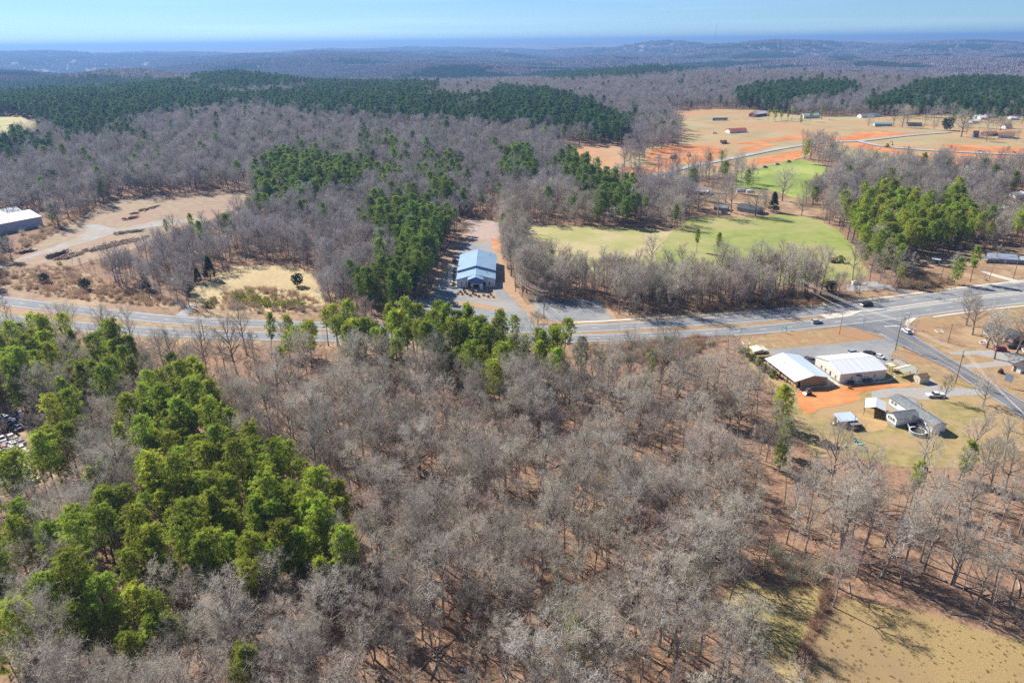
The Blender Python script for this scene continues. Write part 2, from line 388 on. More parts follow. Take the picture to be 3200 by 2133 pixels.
# sidewalk and kerb strip north side, right half
ks = (NC[:, 0] > 20)
def walk(cl, a, b, lo, hi, name, label, brk):
    segs = []; cur = []
    for i, p in enumerate(cl):
        ok = lo < p[0] < hi and not any(q0 < p[0] < q1 for q0, q1 in brk)
        if ok: cur.append(i)
        elif cur: segs.append(cur); cur = []
    if cur: segs.append(cur)
    mb = MB()
    for s in segs:
        if len(s) < 2: continue
        l, r = offs(cl, a)[s], offs(cl, b)[s]; n = len(s)
        v = [(p[0], p[1], h1(*p)+.15) for p in l]+[(p[0], p[1], h1(*p)+.15) for p in r]+[(p[0], p[1], h1(*p)-.02) for p in l]+[(p[0], p[1], h1(*p)-.02) for p in r]
        mb.add(v, [(i, i+1, n+i+1, n+i) for i in range(n-1)]+[(n+i, n+i+1, 3*n+i+1, 3*n+i) for i in range(n-1)]+[(i+1, i, 2*n+i, 2*n+i+1) for i in range(n-1)])
    return struct(mb.obj(name, m_conc), label)
walk(NC, NHW.max()*0+8.4, 6.4, 22, 330, 'sidewalk', 'pale concrete sidewalk along the far side of the highway', [(208, 214)])
walk(NC, NHW+.35, NHW, 22, 330, 'kerb', 'concrete kerb along the far side of the highway', [(208, 214)])
walk(SCL, -SHW-1.6, -SHW-3.2, 183, 330, 'sidewalk', 'pale concrete sidewalk beside the yard with tall bare trees', [])
walk(SCL, -SHW, -SHW-.35, 183, 330, 'kerb', 'concrete kerb beside the yard with tall bare trees', [])
# concrete islands and turn lane at the crossroads
x = med_l[:, 0]; k1 = (x > 151.5)
al, ar = med_l[k1], med_r[k1]
ribbon('turn_lane', al+(ar-al)*.02, al+(ar-al)*1.0, m_asph, .045, 'asphalt turn lane between the concrete islands')
struct(MB().add([(*B(1225, 300)[:2], .16), (*B(1345, 365)[:2], .16), (*B(1520, 345)[:2], .16), (*B(1650, 330)[:2], .16), (*B(1760, 290)[:2], .16), (*B(1880, 235)[:2], .16), (*B(1700, 245)[:2], .16), (*B(1500, 270)[:2], .16)], [(0, 1, 2, 3, 4, 5, 6, 7)]).obj('traffic_island', m_conc), 'wide concrete nose of the highway median at the crossroads')
for nm, f0, f1, lo, lb in (('traffic_island', -.02, .26, 150, 'long narrow concrete island along the far lanes'), ('traffic_island', .62, .95, 170, 'long narrow concrete island along the near lanes')):
    kk = x > lo; a_, b_ = med_l[kk], med_r[kk]; l, r = a_+(b_-a_)*f0, a_+(b_-a_)*f1; n = len(l)
    if n < 2: continue
    struct(MB().add([(*p, .15) for p in l]+[(*p, .15) for p in r]+[(*p, 0) for p in r], [(i, i+1, n+i+1, n+i) for i in range(n-1)]+[(n+i, n+i+1, 2*n+i+1, 2*n+i) for i in range(n-1)]+[(0, n, 2*n)]).obj(nm, m_conc), lb)

# ---- side road
sr_w = [B(1480, 462), B(1700, 482), B(1900, 530), B(2210, 612), C(0, 1030), C(600, 1325), C(1150, 1590), T5(300, 1195), T5(600, 1400), T5(900, 1585), G(3330, 1400)]
sr_e = [C(470, 745), C(400, 790), C(370, 850), C(385, 915), C(520, 1012), C(900, 1250), C(1300, 1495), T5(300, 975), T5(600, 1150), T5(1000, 1385), G(3345, 1330)]
sheet('side_road', sr_w+sr_e[::-1], m_asph2, 4.2, 'dark two-lane side road running from the crossroads past the yards', amp=0)
CLEAR_LINES.append((catmull([C(60, 890), C(1270, 1565), T5(1200, 1560), G(3330, 1355)], 12)[:, :2], 7.0))
sideroad = SHEETS[-1]
yl = catmull([C(75, 890), C(660, 1220), C(1270, 1565), T5(700, 1290), T5(1200, 1565), G(3338, 1363)], 8)[:, :2]
for o_ in (.14, -.14): ribbon('centre_line', offs(yl, o_+.06), offs(yl, o_-.06), m_yel, .085, parent=sideroad)
for P in ([B(1480, 468), B(1700, 487), B(1900, 535), B(2210, 618), C(0, 1012), C(600, 1308), C(1150, 1568), T5(300, 1180), T5(600, 1385), T5(900, 1568), G(3330, 1390)], [C(520, 1022), C(900, 1262), C(1300, 1505), T5(300, 985), T5(600, 1160), T5(1000, 1397), G(3340, 1336)]):
    q = catmull(P, 6)[:, :2]; ribbon('edge_line', offs(q, .08), offs(q, -.08), m_white, .085, parent=sideroad)
q = np.array([C(70, 885)[:2], C(320, 880)[:2]]); ribbon('stop_line', offs(q, .25), offs(q, -.25), m_white, .087, parent=sideroad)
struct(MB().add([(*C(a, b)[:2], .14) for a, b in ((425, 800), (440, 770), (540, 745), (620, 745), (545, 800), (500, 840), (480, 880), (520, 930), (575, 975), (535, 985), (450, 920), (415, 850))], [tuple(range(12))]).obj('sidewalk', m_conc), 'curved concrete sidewalk corner by the stop line')

# ---- land-use sheets
P_ = lambda fr, L: [fr(*q) for q in L]
sheet('lot_ground', P_(D, [(1692, 803), (1722, 789), (1860, 770), (1960, 752), (2035, 772), (2110, 822), (2352, 945), (2352, 1045), (2210, 1075), (2060, 1070), (1960, 1050), (1870, 1050), (1815, 960), (1770, 890), (1730, 850)]), m_olive, 1, 'olive winter grass of the lots by the side road', clear=True)
sheet('verge_grass', P_(A, [(255, 490), (560, 455), (1000, 408), (1130, 418), (1250, 452), (1335, 482), (1200, 503), (1000, 520), (700, 545), (480, 568), (440, 545), (310, 545)]), m_tan, 2, 'tan grass island between highway and parking lot', clear=True)
sheet('lot_ground', P_(C, [(-60, 1480), (130, 1300), (250, 1240), (450, 1265), (700, 1400), (1080, 1570), (1250, 1700), (1000, 1760), (600, 1640), (300, 1500)]), m_tan, 2, 'tan grass bank beside the side road', clear=True)
sheet('parking_lot', P_(A, [(440, 600), (475, 572), (700, 550), (1000, 524), (1335, 486), (1440, 530), (1400, 570), (1370, 620), (1400, 640), (1330, 690), (1250, 660), (800, 660), (720, 640), (600, 610)]), m_lot, 3, 'worn asphalt parking lot behind the two metal buildings', amp=.3, clear=True)
sheet('gravel_lane', P_(A, [(1365, 640), (1440, 640), (1560, 730), (1680, 790), (1730, 840), (2000, 862), (2140, 885), (2110, 905), (1900, 903), (1760, 930), (1600, 940), (1500, 915), (1370, 920), (1235, 930), (1230, 880), (1400, 850), (1620, 850), (1640, 800), (1480, 720)]), m_gravel, 3, 'grey gravel lane and drive by the white mobile home', amp=.5)
sheet('clay_yard', P_(A, [(695, 860), (1010, 835), (1300, 825), (1520, 815), (1520, 836), (1240, 868), (1130, 895), (1150, 940), (1000, 975), (850, 1000), (740, 1060), (715, 1000), (690, 930)]), m_orange, 4, 'bare orange clay in front of the metal buildings', amp=.8, step=2)
sheet('clay_yard', P_(E, [(650, 480), (800, 470), (900, 520), (1120, 590), (1180, 660), (1120, 740), (960, 770), (720, 780), (800, 730), (860, 640), (700, 560)]), mat('worn_yard', (.50, .33, .15), (.42, .27, .12), scale=.4, coord='World'), 3, 'worn tan earth track round the mobile home yard', amp=.5)
sheet('concrete_apron', P_(F, [(205, 540), (330, 600), (600, 790), (760, 870), (1460, 800), (1490, 806), (1230, 660), (1200, 660), (1195, 800), (700, 845), (260, 560)]), m_conc, 5, 'narrow concrete walk around the tan metal building', amp=0)
sheet('concrete_apron', P_(F, [(1440, 770), (1480, 800), (2190, 755), (2340, 690), (2340, 640), (2200, 720)]), m_conc, 5, 'concrete walk along the white-roofed building', amp=0)
sheet('dry_meadow', P_(D, [(1845, 1580), (1862, 1500), (1895, 1420), (1935, 1372), (2020, 1385), (2120, 1405), (2230, 1440), (2352, 1470), (2480, 1500), (2480, 1700), (1830, 1700)]), m_dry, 1, 'golden dry meadow beyond the hedge line', clear=True)
sheet('dry_meadow', P_(D, [(1672, 1352), (1720, 1330), (1800, 1345), (1890, 1345), (1885, 1420), (1858, 1490), (1838, 1570), (1800, 1568), (1740, 1480), (1690, 1430), (1660, 1390)]), m_dryg, 1, 'greenish dry grass strip on the wood side of the hedge line', clear=True)
sheet('yard_ground', P_(D, [(2085, 742), (2150, 725), (2352, 690), (2480, 665), (2480, 1010), (2352, 935), (2220, 855), (2120, 780)]), m_tan, 1, 'tan and rust coloured yard of the brick house', clear=True)
sheet('yard_ground', P_(C, [(850, 900), (1250, 830), (1700, 880), (1750, 1050), (1900, 1200), (1300, 1230), (1000, 1150)]), m_brownv, 2, 'rusty leaf covered ground under the yard trees')
sheet('gravel_drive', P_(T5, [(-20, 728), (250, 715), (700, 700), (950, 715), (1254, 770), (1300, 900), (1050, 950), (600, 995), (330, 985), (240, 940), (600, 905), (780, 880), (740, 830), (480, 775), (240, 775), (80, 770)]), m_gravel, 3, 'looping gravel drive of the brick house', amp=.3)
# church
sheet('church_ground', P_(D, [(860, 745), (900, 720), (985, 690), (1000, 620), (1035, 560), (1060, 505), (1145, 500), (1152, 590), (1185, 660), (1210, 700), (1392, 690), (1420, 738), (1200, 745)]), m_hallg, 1, 'tan ground around the blue-roofed hall', clear=True)
sheet('church_drive', P_(HH, [(-90, 950), (245, 968), (262, 780), (300, 720), (420, 640), (560, 330), (640, 170), (720, 120), (1040, 116), (1075, 310), (1120, 340), (1225, 600), (1225, 830), (1330, 940), (1440, 1065), (1590, 1190), (1600, 1240), (1680, 1300), (1640, 1390), (1400, 1370), (1000, 1340), (300, 1330), (-100, 1300)]), m_lot, 2, 'grey asphalt drive round the blue-roofed hall', amp=.2)
sheet('parking_lot', P_(MI, [(1520, 1115), (1700, 1130), (2055, 1145), (2150, 1292), (1700, 1302), (1600, 1262), (1550, 1232), (1590, 1192)]), m_lot, 3, 'grey asphalt overflow parking lot right of the hall', amp=.15)
sheet('planting_bed', P_(HH, [(500, 1000), (700, 990), (1000, 1035), (1180, 1075), (1285, 1130), (1200, 1150), (1040, 1112), (800, 1072), (530, 1032)]), m_hallg, 3, 'long tan planting strip in the church drive', amp=.2, step=2)
sheet('planting_bed', P_(HH, [(440, 810), (448, 560), (520, 500), (575, 520), (575, 800)]), m_conc, 3, 'pale gravel bed with shrubs along the hall', amp=.1)
sheet('planting_bed', P_(HH, [(505, 903), (570, 865), (720, 820), (1100, 820), (1130, 930), (1195, 1000), (900, 965), (600, 922)]), m_mulch, 3, 'mulched bed with round shrubs before the hall', amp=.2, step=2)
sheet('gravel_pad', P_(MI, [(1085, 560), (1310, 565), (1325, 690), (1250, 700), (1080, 700)]), mat('pink_gravel', (.45, .34, .29), (.36, .26, .21), scale=.5, coord='World'), 2, 'pinkish gravel pad behind the hall', clear=True)
sheet('earth_bank', P_(HH, [(1040, 116), (1165, 112), (1190, 270), (1072, 278)]), m_clay2, 3, 'orange earth strip beside the rear drive', amp=.1)
# left clearing
sheet('log_yard', P_(D, [(-20, 640), (20, 610), (70, 575), (130, 530), (190, 498), (240, 470), (300, 452), (420, 446), (520, 440), (588, 444), (570, 465), (520, 492), (480, 508), (420, 520), (370, 545), (300, 575), (220, 598), (120, 625), (40, 640)]), WM('cleared_ground', (.36, .265, .16), (.27, .19, .115), scale=.2, c3=(.33, .21, .135), scale3=.025, bump=.05, bscale=2, detail=7), 1, 'tan cleared ground of the log yard', clear=True)
sheet('gravel_track', P_(LF, [(-20, 900), (150, 838), (400, 757), (560, 690), (640, 640), (600, 600), (700, 592), (860, 625), (1000, 596), (1150, 568), (1500, 538), (1500, 562), (1180, 604), (950, 634), (800, 672), (600, 735), (350, 802), (100, 872), (-20, 930)]), WM('grey_gravel', (.36, .355, .35), (.33, .30, .26), scale=.25, c3=(.34, .27, .19), scale3=.06), 2, 'grey gravel track through the log yard', amp=.8, step=3)
sheet('brush_verge', P_(LF, [(-30, 950), (300, 880), (600, 930), (900, 1080), (1300, 1150), (1290, 1225), (800, 1190), (300, 1130), (-30, 1050)]), m_brownv, 1.5, 'brown brushy bank above the highway', clear=True)
sheet('straw_slope', P_(LF, [(1380, 1180), (1420, 1060), (1560, 960), (1700, 900), (1950, 890), (2150, 900), (2300, 960), (2352, 1060), (2400, 1180), (2200, 1230), (1700, 1230)]), m_straw, 1.5, 'straw coloured grass slope beside the field entrance', clear=True, amp=1.5)
ent = sheet('field_entrance', P_(LF, [(1290, 1262), (1370, 1195), (1400, 1175), (1460, 1180), (1410, 1215), (1380, 1268)]), m_gravel, 5, 'short paved field entrance off the highway', amp=.1)
# fields behind
sheet('green_field', P_(D, [(1535, 540), (1592, 498), (1700, 502), (1800, 492), (1880, 502), (1925, 530), (1970, 575), (1994, 630), (1970, 642), (1860, 650), (1700, 655), (1540, 650), (1500, 600)]), m_green, 1.6, 'bright green field with pale mown rows', clear=True, amp=1.5)
sheet('pale_field', P_(D, [(1200, 516), (1300, 518), (1420, 522), (1545, 528), (1560, 560), (1560, 652), (1400, 645), (1290, 625), (1240, 590), (1205, 550)]), m_pale, 1.4, 'pale yellow-green field behind the bare tree belt', clear=True, amp=1.5)
sheet('farmyard', P_(D, [(1585, 500), (1590, 470), (1605, 440), (1680, 430), (1780, 440), (1850, 462), (1900, 478), (1895, 500), (1800, 492), (1700, 502)]), m_brownv, 1.7, 'leaf strewn farmyard among large bare trees', clear=True)
sheet('hill_field', P_(D, [(1690, 398), (1760, 382), (1840, 366), (1890, 378), (1928, 405), (1890, 430), (1850, 458), (1800, 465), (1740, 450), (1690, 430)]), m_hill, 1.6, 'small vivid green hill field', clear=True, amp=2)
sheet('farmland', P_(D, [(1265, 345), (1330, 336), (1440, 335), (1560, 332), (1540, 300), (1535, 258), (1600, 250), (1720, 252), (1850, 268), (1980, 268), (2150, 262), (2352, 268), (2500, 270), (2500, 385), (2352, 388), (2240, 392), (2100, 388), (1990, 372), (1930, 360), (1870, 345), (1850, 362), (1780, 382), (1690, 398), (1560, 408), (1470, 412), (1380, 395), (1310, 372)]), m_farm, 1.2, 'tan farmland and graded lots beyond the woods', clear=True, amp=3, step=12, seg=40)
for L in ([(1050, 190), (1200, 165), (1330, 172), (1200, 190), (1120, 215), (1000, 250), (930, 262)], [(1640, 262), (1900, 275), (2200, 300), (2352, 305), (2352, 330), (2100, 318), (1850, 300)], [(-120, 340), (60, 330), (300, 335), (180, 365), (20, 405), (-100, 420)], [(1840, 200), (2050, 205), (2352, 222), (2352, 245), (2100, 235), (1900, 222)], [(70, 228), (250, 200), (480, 215), (520, 245), (440, 300), (260, 318), (120, 330), (40, 300)], [(560, 250), (640, 215), (770, 196), (840, 205), (700, 240)], [(640, 305), (760, 275), (985, 233), (990, 280), (900, 300), (700, 330)], [(1150, 175), (1350, 122), (1500, 118), (1700, 138), (1600, 150), (1350, 175)], [(1200, 196), (1340, 188), (1440, 210), (1560, 228), (1680, 245), (1560, 258), (1400, 235)], [(1560, 200), (1700, 195), (1760, 205), (1640, 222)], [(1740, 225), (2000, 228), (2352, 250), (2352, 262), (2000, 248), (1780, 240)], [(1700, 240), (2000, 258), (2352, 276), (2352, 296), (2150, 288), (1900, 268)], [(520, 38), (600, 30), (670, 36), (600, 46)], [(850, 160), (1000, 140), (1150, 150), (980, 172), (860, 180), (700, 200), (560, 200)]):
    sheet('graded_clay', P_(R6, L), m_orange if len(L) > 4 else m_clay2, 2.2, 'graded red clay earth of the building site', amp=2, step=9)
sheet('graded_clay', P_(D, [(1290, 348), (1350, 338), (1430, 337), (1430, 372), (1400, 395), (1350, 378)]), m_clay2, 2, 'pale red clay pad at the edge of the pines', amp=2, step=9)
r1 = catmull([R6(20, 412), R6(180, 368), R6(330, 332), R6(550, 290), R6(800, 238), R6(1000, 206), R6(1180, 187), R6(1340, 181), R6(1430, 171), R6(1650, 146), R6(1900, 126)], 8)[:, :2]
ribbon('estate_road', offs(r1, 3.8), offs(r1, -3.8), m_newroad, .75, 'pale new road curving through the building site')
r2 = catmull([R6(1330, 181), R6(1450, 207), R6(1600, 226), R6(2000, 251), R6(2352, 268), R6(2600, 280)], 8)[:, :2]
ribbon('estate_road', offs(r2, 3.2), offs(r2, -3.2), m_newroad, .8, 'pale new road past the excavator')
sheet('sports_court', P_(R6, [(1465, 325), (1608, 322), (1618, 366), (1448, 366)]), WM('blue_court', (.33, .37, .43), (.28, .31, .37), scale=.2), 3, 'blue-grey paved court among bare trees', amp=0, clear=True)
sheet('cutover', P_(D, [(-60, 268), (40, 267), (100, 285), (130, 290), (110, 305), (40, 330), (-60, 350)]), m_yg, 2, 'yellow-green cutover field beside the pine ridge', clear=True, amp=4, step=15)
sheet('gravel_pad', P_(A, [(1030, 95), (1250, 65), (1400, 108), (1290, 130), (1060, 142)]), m_gravel, 4, 'fenced gravel pad beside the highway', amp=.2, clear=True)
sheet('gravel_drive', P_(A, [(1340, 118), (1500, 165), (1560, 168), (1540, 150), (1400, 105)]), m_lot, 4, 'grey drive into the fenced gravel pad', amp=.1)
sheet('concrete_drive', P_(T4, [(1440, 445), (1560, 450), (1900, 545), (2250, 630), (2352, 625), (2420, 660), (2130, 700), (2060, 640), (1700, 540)]), m_conc, 4, 'pale concrete drive to the grey house', amp=0)
sheet('yard_ground', P_(D, [(2060, 655), (2075, 600), (2150, 580), (2352, 570), (2480, 560), (2480, 640), (2250, 640), (2150, 655)]), m_brownv, 1.6, 'shaded leaf covered yard of the grey house', clear=True)
sheet('junk_yard', P_(D, [(-60, 930), (30, 950), (75, 980), (115, 1040), (130, 1090), (110, 1150), (40, 1190), (-60, 1210)]), m_brownv, 1.5, 'bare earth of the car dump among the trees')
sheet('trailer_park', P_(T3, [(1500, 560), (1900, 380), (2352, 200), (2700, 150), (2700, 800), (2352, 900), (2200, 700), (1900, 680)]), m_tan, 1.8, 'tan ground of the mobile home park', clear=True)
sheet('scrub_verge', P_(MI, [(1940, 1478), (2200, 1465), (2500, 1445), (2840, 1410), (2900, 1480), (2700, 1560), (2500, 1600), (2100, 1570)]), m_brownv, 2, 'rusty brush beside the near guardrail', clear=True)
sheet('hedge_line', P_(D, [(1888, 1358), (1902, 1360), (1895, 1400), (1872, 1450), (1850, 1510), (1838, 1580), (1815, 1580), (1830, 1510), (1855, 1450), (1880, 1400)]), m_brownv, 2, 'brown overgrown fence line across the dry meadow', amp=.4, step=2)

# ---------------------------------------------------------------- buildings
m_wroof = mat('white_metal_roof', (.74, .75, .76), (.62, .63, .65), scale=.4, rough=.45, spec=.4, stretch=(.1, 5, .1))
m_wroofx = mat('white_metal_roof_cross', (.75, .755, .76), (.63, .635, .65), scale=.4, rough=.45, spec=.4, stretch=(5, .1, .1))
m_wroof2 = mat('pale_blue_metal_roof', (.56, .66, .78), (.52, .62, .74), scale=.2, rough=.4, spec=.5)
m_tanw = mat('tan_siding', (.50, .33, .19), (.46, .30, .17), scale=.8, rough=.7)
m_cream = mat('cream_siding', (.76, .71, .60), (.72, .67, .56), scale=.3, rough=.7)
m_whitew = mat('white_siding', (.80, .80, .79), (.76, .76, .75), scale=.3, rough=.7)
m_stone = mat('stone_skirt', (.40, .32, .25), (.28, .22, .17), scale=1.8, rough=.9)
m_blueroof = mat('blue_metal_roof', (.245, .365, .50), (.215, .33, .465), scale=.4, rough=.5, spec=.35, c3=(.265, .385, .515), scale3=.3, stretch=(.1, 4, .1))
m_bluetrim = flat('blue_trim', (.05, .12, .42), .5); m_bluewall = mat('pale_blue_wall', (.74, .77, .84), (.71, .74, .82), scale=.3)
m_bluegable = flat('blue_gable', (.09, .17, .46), .5)
m_glass = flat('window_glass', (.02, .025, .035), .08, spec=.8); m_frame = flat('white_frame', (.72, .72, .70), .6); m_door = flat('brown_door', (.13, .07, .04), .6)
m_shing = mat('grey_shingles', (.20, .215, .22), (.15, .16, .17), scale=2.0, rough=.95, c3=(.24, .25, .25), scale3=.3)
m_dshing = mat('dark_shingles', (.10, .105, .115), (.07, .075, .085), scale=2.0, rough=.95)
m_brick = mat('red_brick', (.40, .13, .085), (.30, .09, .06), scale=3.0, rough=.95)
m_skirt = flat('grey_skirting', (.33, .36, .40), .8); m_wood = mat('weathered_wood', (.17, .13, .10), (.11, .085, .065), scale=2, rough=.95)
m_post = flat('dark_post', (.10, .09, .085), .7); m_canv = mat('cream_canopy', (.66, .62, .47), (.60, .56, .42), scale=.4, rough=.6); m_beige = mat('beige_siding', (.60, .54, .42), (.55, .49, .38), scale=1)
m_brnroof = mat('brown_shingles', (.24, .15, .09), (.18, .11, .07), scale=3, rough=.95); m_metal = flat('galvanised', (.42, .42, .42), .45, .6); m_redroof = mat('red_roof', (.42, .09, .06), (.36, .07, .05), scale=.5)
m_teal = mat('teal_roof', (.20, .40, .36), (.16, .34, .31), scale=.5); m_teal2 = mat('pale_green_roof', (.42, .50, .44), (.38, .46, .40), scale=.5); m_redw = mat('red_barn_wall', (.36, .05, .06), (.30, .04, .05), scale=.6); m_bluew = mat('sky_blue_wall', (.40, .50, .66), (.36, .46, .62), scale=.6)
m_greyw = mat('grey_siding', (.30, .32, .36), (.26, .28, .32), scale=.6); m_rubber = flat('rubber', (.02, .02, .02), .8); m_red = flat('tail_light', (.45, .02, .02), .4); m_lamp = flat('head_light', (.7, .7, .68), .2)
m_pole = mat('pole_wood', (.26, .20, .15), (.19, .145, .11), scale=2, rough=.95); m_wire = flat('wire', (.42, .38, .34), .5); m_insul = flat('insulator', (.6, .6, .58), .4); m_yellow = flat('machine_yellow', (.60, .36, .03), .5); m_black = flat('black_paint', (.015, .016, .02), .35)

def hing(root, x0, x1, y0, y1, he, hr, ridge, roofs, wall, ov=.4, ovg=None, th=.14, z0=0, cap=None, names=('roof_slope', 'roof_slope')):
    """gabled block under root: wall + two roof slopes + ridge cap"""
    ovg = ov if ovg is None else ovg; mb = MB(); xm, ym = (x0+x1)/2, (y0+y1)/2
    if wall is not None:
        if ridge == 'y': mb.prism([(x0, z0), (x1, z0), (x1, he), (xm, hr), (x0, he)], 'y', y0, y1)
        else: mb.prism([(y0, z0), (y1, z0), (y1, he), (ym, hr), (y0, he)], 'x', x0, x1)
        mb.obj('wall', wall, root)
    roofs = roofs if isinstance(roofs, (list, tuple)) else (roofs, roofs); half = (x1-x0)/2 if ridge == 'y' else (y1-y0)/2; sl = (hr-he)/half; out = []
    for s, rm in zip((-1, 1), roofs):
        c = xm if ridge == 'y' else ym; e = c+s*(half+ov); ze = he-sl*ov+.03; zt = hr+.03
        poly = [(c, zt), (e, ze), (e, ze+th), (c, zt+th)]
        if ridge == 'y': out.append(MB().prism(poly, 'y', y0-ovg, y1+ovg).obj('roof_slope', rm, root))
        else: out.append(MB().prism(poly, 'x', x0-ovg, x1+ovg).obj('roof_slope', rm, root))
    c = xm if ridge == 'y' else ym; p = [(c-.25, hr+th+.02-.25*sl), (c+.25, hr+th+.02-.25*sl), (c, hr+th+.10)]
    MB().prism(p, 'y' if ridge == 'y' else 'x', (y0 if ridge == 'y' else x0)-ovg-.02, (y1 if ridge == 'y' else x1)+ovg+.02).obj('ridge_cap', cap or roofs[0], root)
    return out
def opening(root, name, face, a, b, z0, z1, pos, m=None, frame=True):
    """window or door let into a wall plane; face S/N at y=pos, W/E at x=pos, spanning a..b"""
    s = {'S': -1, 'N': 1, 'W': -1, 'E': 1}[face]; d = s*.06; e = s*.09; m = m or (m_glass if name == 'window' else m_door); w = .08
    def B_(mb, a0, a1, c0, c1, p0, p1):
        lo, hi = min(p0, p1), max(p0, p1)
        return mb.box(a0, a1, lo, hi, c0, c1) if face in 'SN' else mb.box(lo, hi, a0, a1, c0, c1)
    if name == 'window':
        fr = MB(); B_(fr, a, b, z1-w, z1, pos-s*.02, pos+e); B_(fr, a, b, z0, z0+w, pos-s*.02, pos+e); B_(fr, a, a+w, z0+w, z1-w, pos-s*.02, pos+e); B_(fr, b-w, b, z0+w, z1-w, pos-s*.02, pos+e); B_(fr, (a+b)/2-.03, (a+b)/2+.03, z0+w, z1-w, pos-s*.02, pos+e)
        f = fr.obj('window', m_frame, root); q = MB(); B_(q, a+w, b-w, z0+w, z1-w, pos-s*.02, pos+s*.03); q.obj('pane', m, f); return f
    q = MB(); B_(q, a, b, z0, z1, pos-s*.02, pos+d); f = q.obj(name, m, root); k = MB(); B_(k, b-.18, b-.1, z0+.95, z0+1.1, pos+d, pos+s*.12); k.obj('handle', m_metal, f); return f
def yaw(p, q): return math.atan2(q[1]-p[1], q[0]-p[0])
def posts(root, L, h, m=m_post, r=.08, z0=0):
    for x_, y_ in L: MB().box(x_-r, x_+r, y_-r, y_+r, z0, h).obj('post', m, root)

# tan metal building with pale roof
t = thing('metal_building', 'tan metal building with pale blue-white gable roof beside bare orange clay', 'building', (100.4, 224.2, 0), math.radians(11.4))
hing(t, .9, 13.2, .4, 19.2, 3.1, 4.5, 'y', (m_wroof, m_wroof2), m_tanw, 1.2, .9)
opening(t, 'door', 'S', 1.6, 2.5, .05, 2.3, .4, m_black); opening(t, 'door', 'S', 10.6, 11.5, .05, 2.3, .4, m_tanw)
for y_ in (3, 7.5, 12, 16): opening(t, 'window', 'W', y_, y_+.9, 1, 2.2, .9)
for y_ in (5.2, 10): opening(t, 'door', 'W', y_, y_+.95, .05, 2.2, .9)
posts(t, [(-.05, y_) for y_ in (.6, 5, 9.7, 14.3, 19)], 2.95, flat('tan_post', (.52, .30, .10)), .1)
for i, y_ in enumerate((15.2, 16.6, 13.9)): MB().box(.0, .75, y_, y_+.9, .1, 1.0).obj('air_conditioner', m_metal, t)
bx('wall_lamp', m_post, t, 4.5, 4.8, .28, .38, 2.75, 2.95); bx('wall_lamp', m_post, t, 9.2, 9.5, .28, .38, 2.75, 2.95)
bx('roof_vent', m_metal, t, 3.4, 3.7, 13, 13.3, 3.4, 4.1)
# cream building with white roof
t = thing('metal_building', 'long cream metal building with white roof and dark rear windows', 'building', (118.0, 227.5, 0), math.radians(10.5))
hing(t, 0, 18.6, .2, 15.4, 3.9, 5.7, 'x', m_wroofx, m_cream, .35, .25)
MB().box(-.06, 0, .25, 15.3, 0, .9).obj('stone_skirt', m_stone, t)
for a_, b_ in ((4.6, 5.2), (8.5, 9.1), (13.8, 14.4)): opening(t, 'window', 'S', a_, b_, 1.0, 2.6, .2)
opening(t, 'door', 'S', 6.6, 7.5, .05, 2.3, .2, m_whitew); MB().prism([(6.2, 2.9), (6.2, 2.75), (8.0, 2.75), (8.0, 2.9)], 'y', -.9, .19).obj('door_awning', m_bluetrim, t)
for y_ in (2.2, 5.4, 8.4, 11.0): opening(t, 'window' if y_ != 5.4 else 'door', 'W', y_, y_+.8, 1.0 if y_ != 5.4 else .9, 2.4, 0)
for x_ in (8.2, 11.8): MB().tube([(x_, .2, 3.3), (x_, .1, 3.3)], .3, 10).obj('exhaust_fan', m_metal, t)
bx('downpipe', m_cream, t, 17.9, 18.0, .08, .19, 0, 3.8); bx('downpipe', m_frame, t, 10.2, 10.3, .08, .19, 0, 3.8)
for i, (x_, w_) in enumerate(((3.0, .9), (4.2, .9), (9.3, 1.4), (11.0, 1.4))):
    o = thing('storage_bin' if i < 2 else 'air_conditioner', ('dark green lidded bin against the cream building wall' if i < 2 else 'dark grey air conditioning unit behind the cream building'), 'bin' if i < 2 else 'air conditioner', (118.0+x_*math.cos(.183)+.9*math.sin(.183), 227.5+x_*math.sin(.183)-.9*math.cos(.183), .06), math.radians(10.5), 'bins by the cream building' if i < 2 else 'units by the cream building')
    bx('body', flat('bin_green', (.05, .07, .06)) if i < 2 else flat('unit_grey', (.10, .11, .14)), o, 0, w_, -.4, .4, 0, 1.1); bx('lid', m_black, o, -.03, w_+.03, -.43, .43, 1.1, 1.18)
# church hall
t = thing('church_hall', 'large hall with blue metal roof and blue gabled porch', 'building', (-28.0, 341.2, 0), math.radians(.6))
hing(t, .2, 19.8, .2, 11.4, 4.1, 6.7, 'y', m_blueroof, m_bluewall, .25, .2)
hing(t, .1, 19.9, 11.4, 42, 5.2, 8.0, 'y', m_blueroof, m_bluewall, .25, .15)
MB().prism([(.05, 5.15), (.05, 4.7), (10, 7.5), (19.95, 4.7), (19.95, 5.15), (10, 7.95)], 'y', 11.22, 11.38).obj('gable_trim', m_bluetrim, t)
for s in (0, 1):
    xa, xb = ((.0, 6.1) if not s else (20.0, 13.9)); MB().prism([(xa, 3.95), (xb, 5.57), (xb, 5.82), (xa, 4.2)], 'y', -.12, .0).obj('fascia', m_bluetrim, t)
p = MB()
hing(t, 6.3, 13.7, -4.2, .15, 5.35, 6.7, 'y', m_blueroof, None, .25, .2)
MB().prism([(6.3, 3.2), (13.7, 3.2), (13.7, 5.35), (10, 6.65), (6.3, 5.35)], 'y', -4.15, -3.9).obj('porch_gable', m_bluegable, t)
for x0 in (6.3, 12.0): bx('porch_pier', m_bluewall, t, x0, x0+1.7, -4.15, -3.6, 0, 3.2)
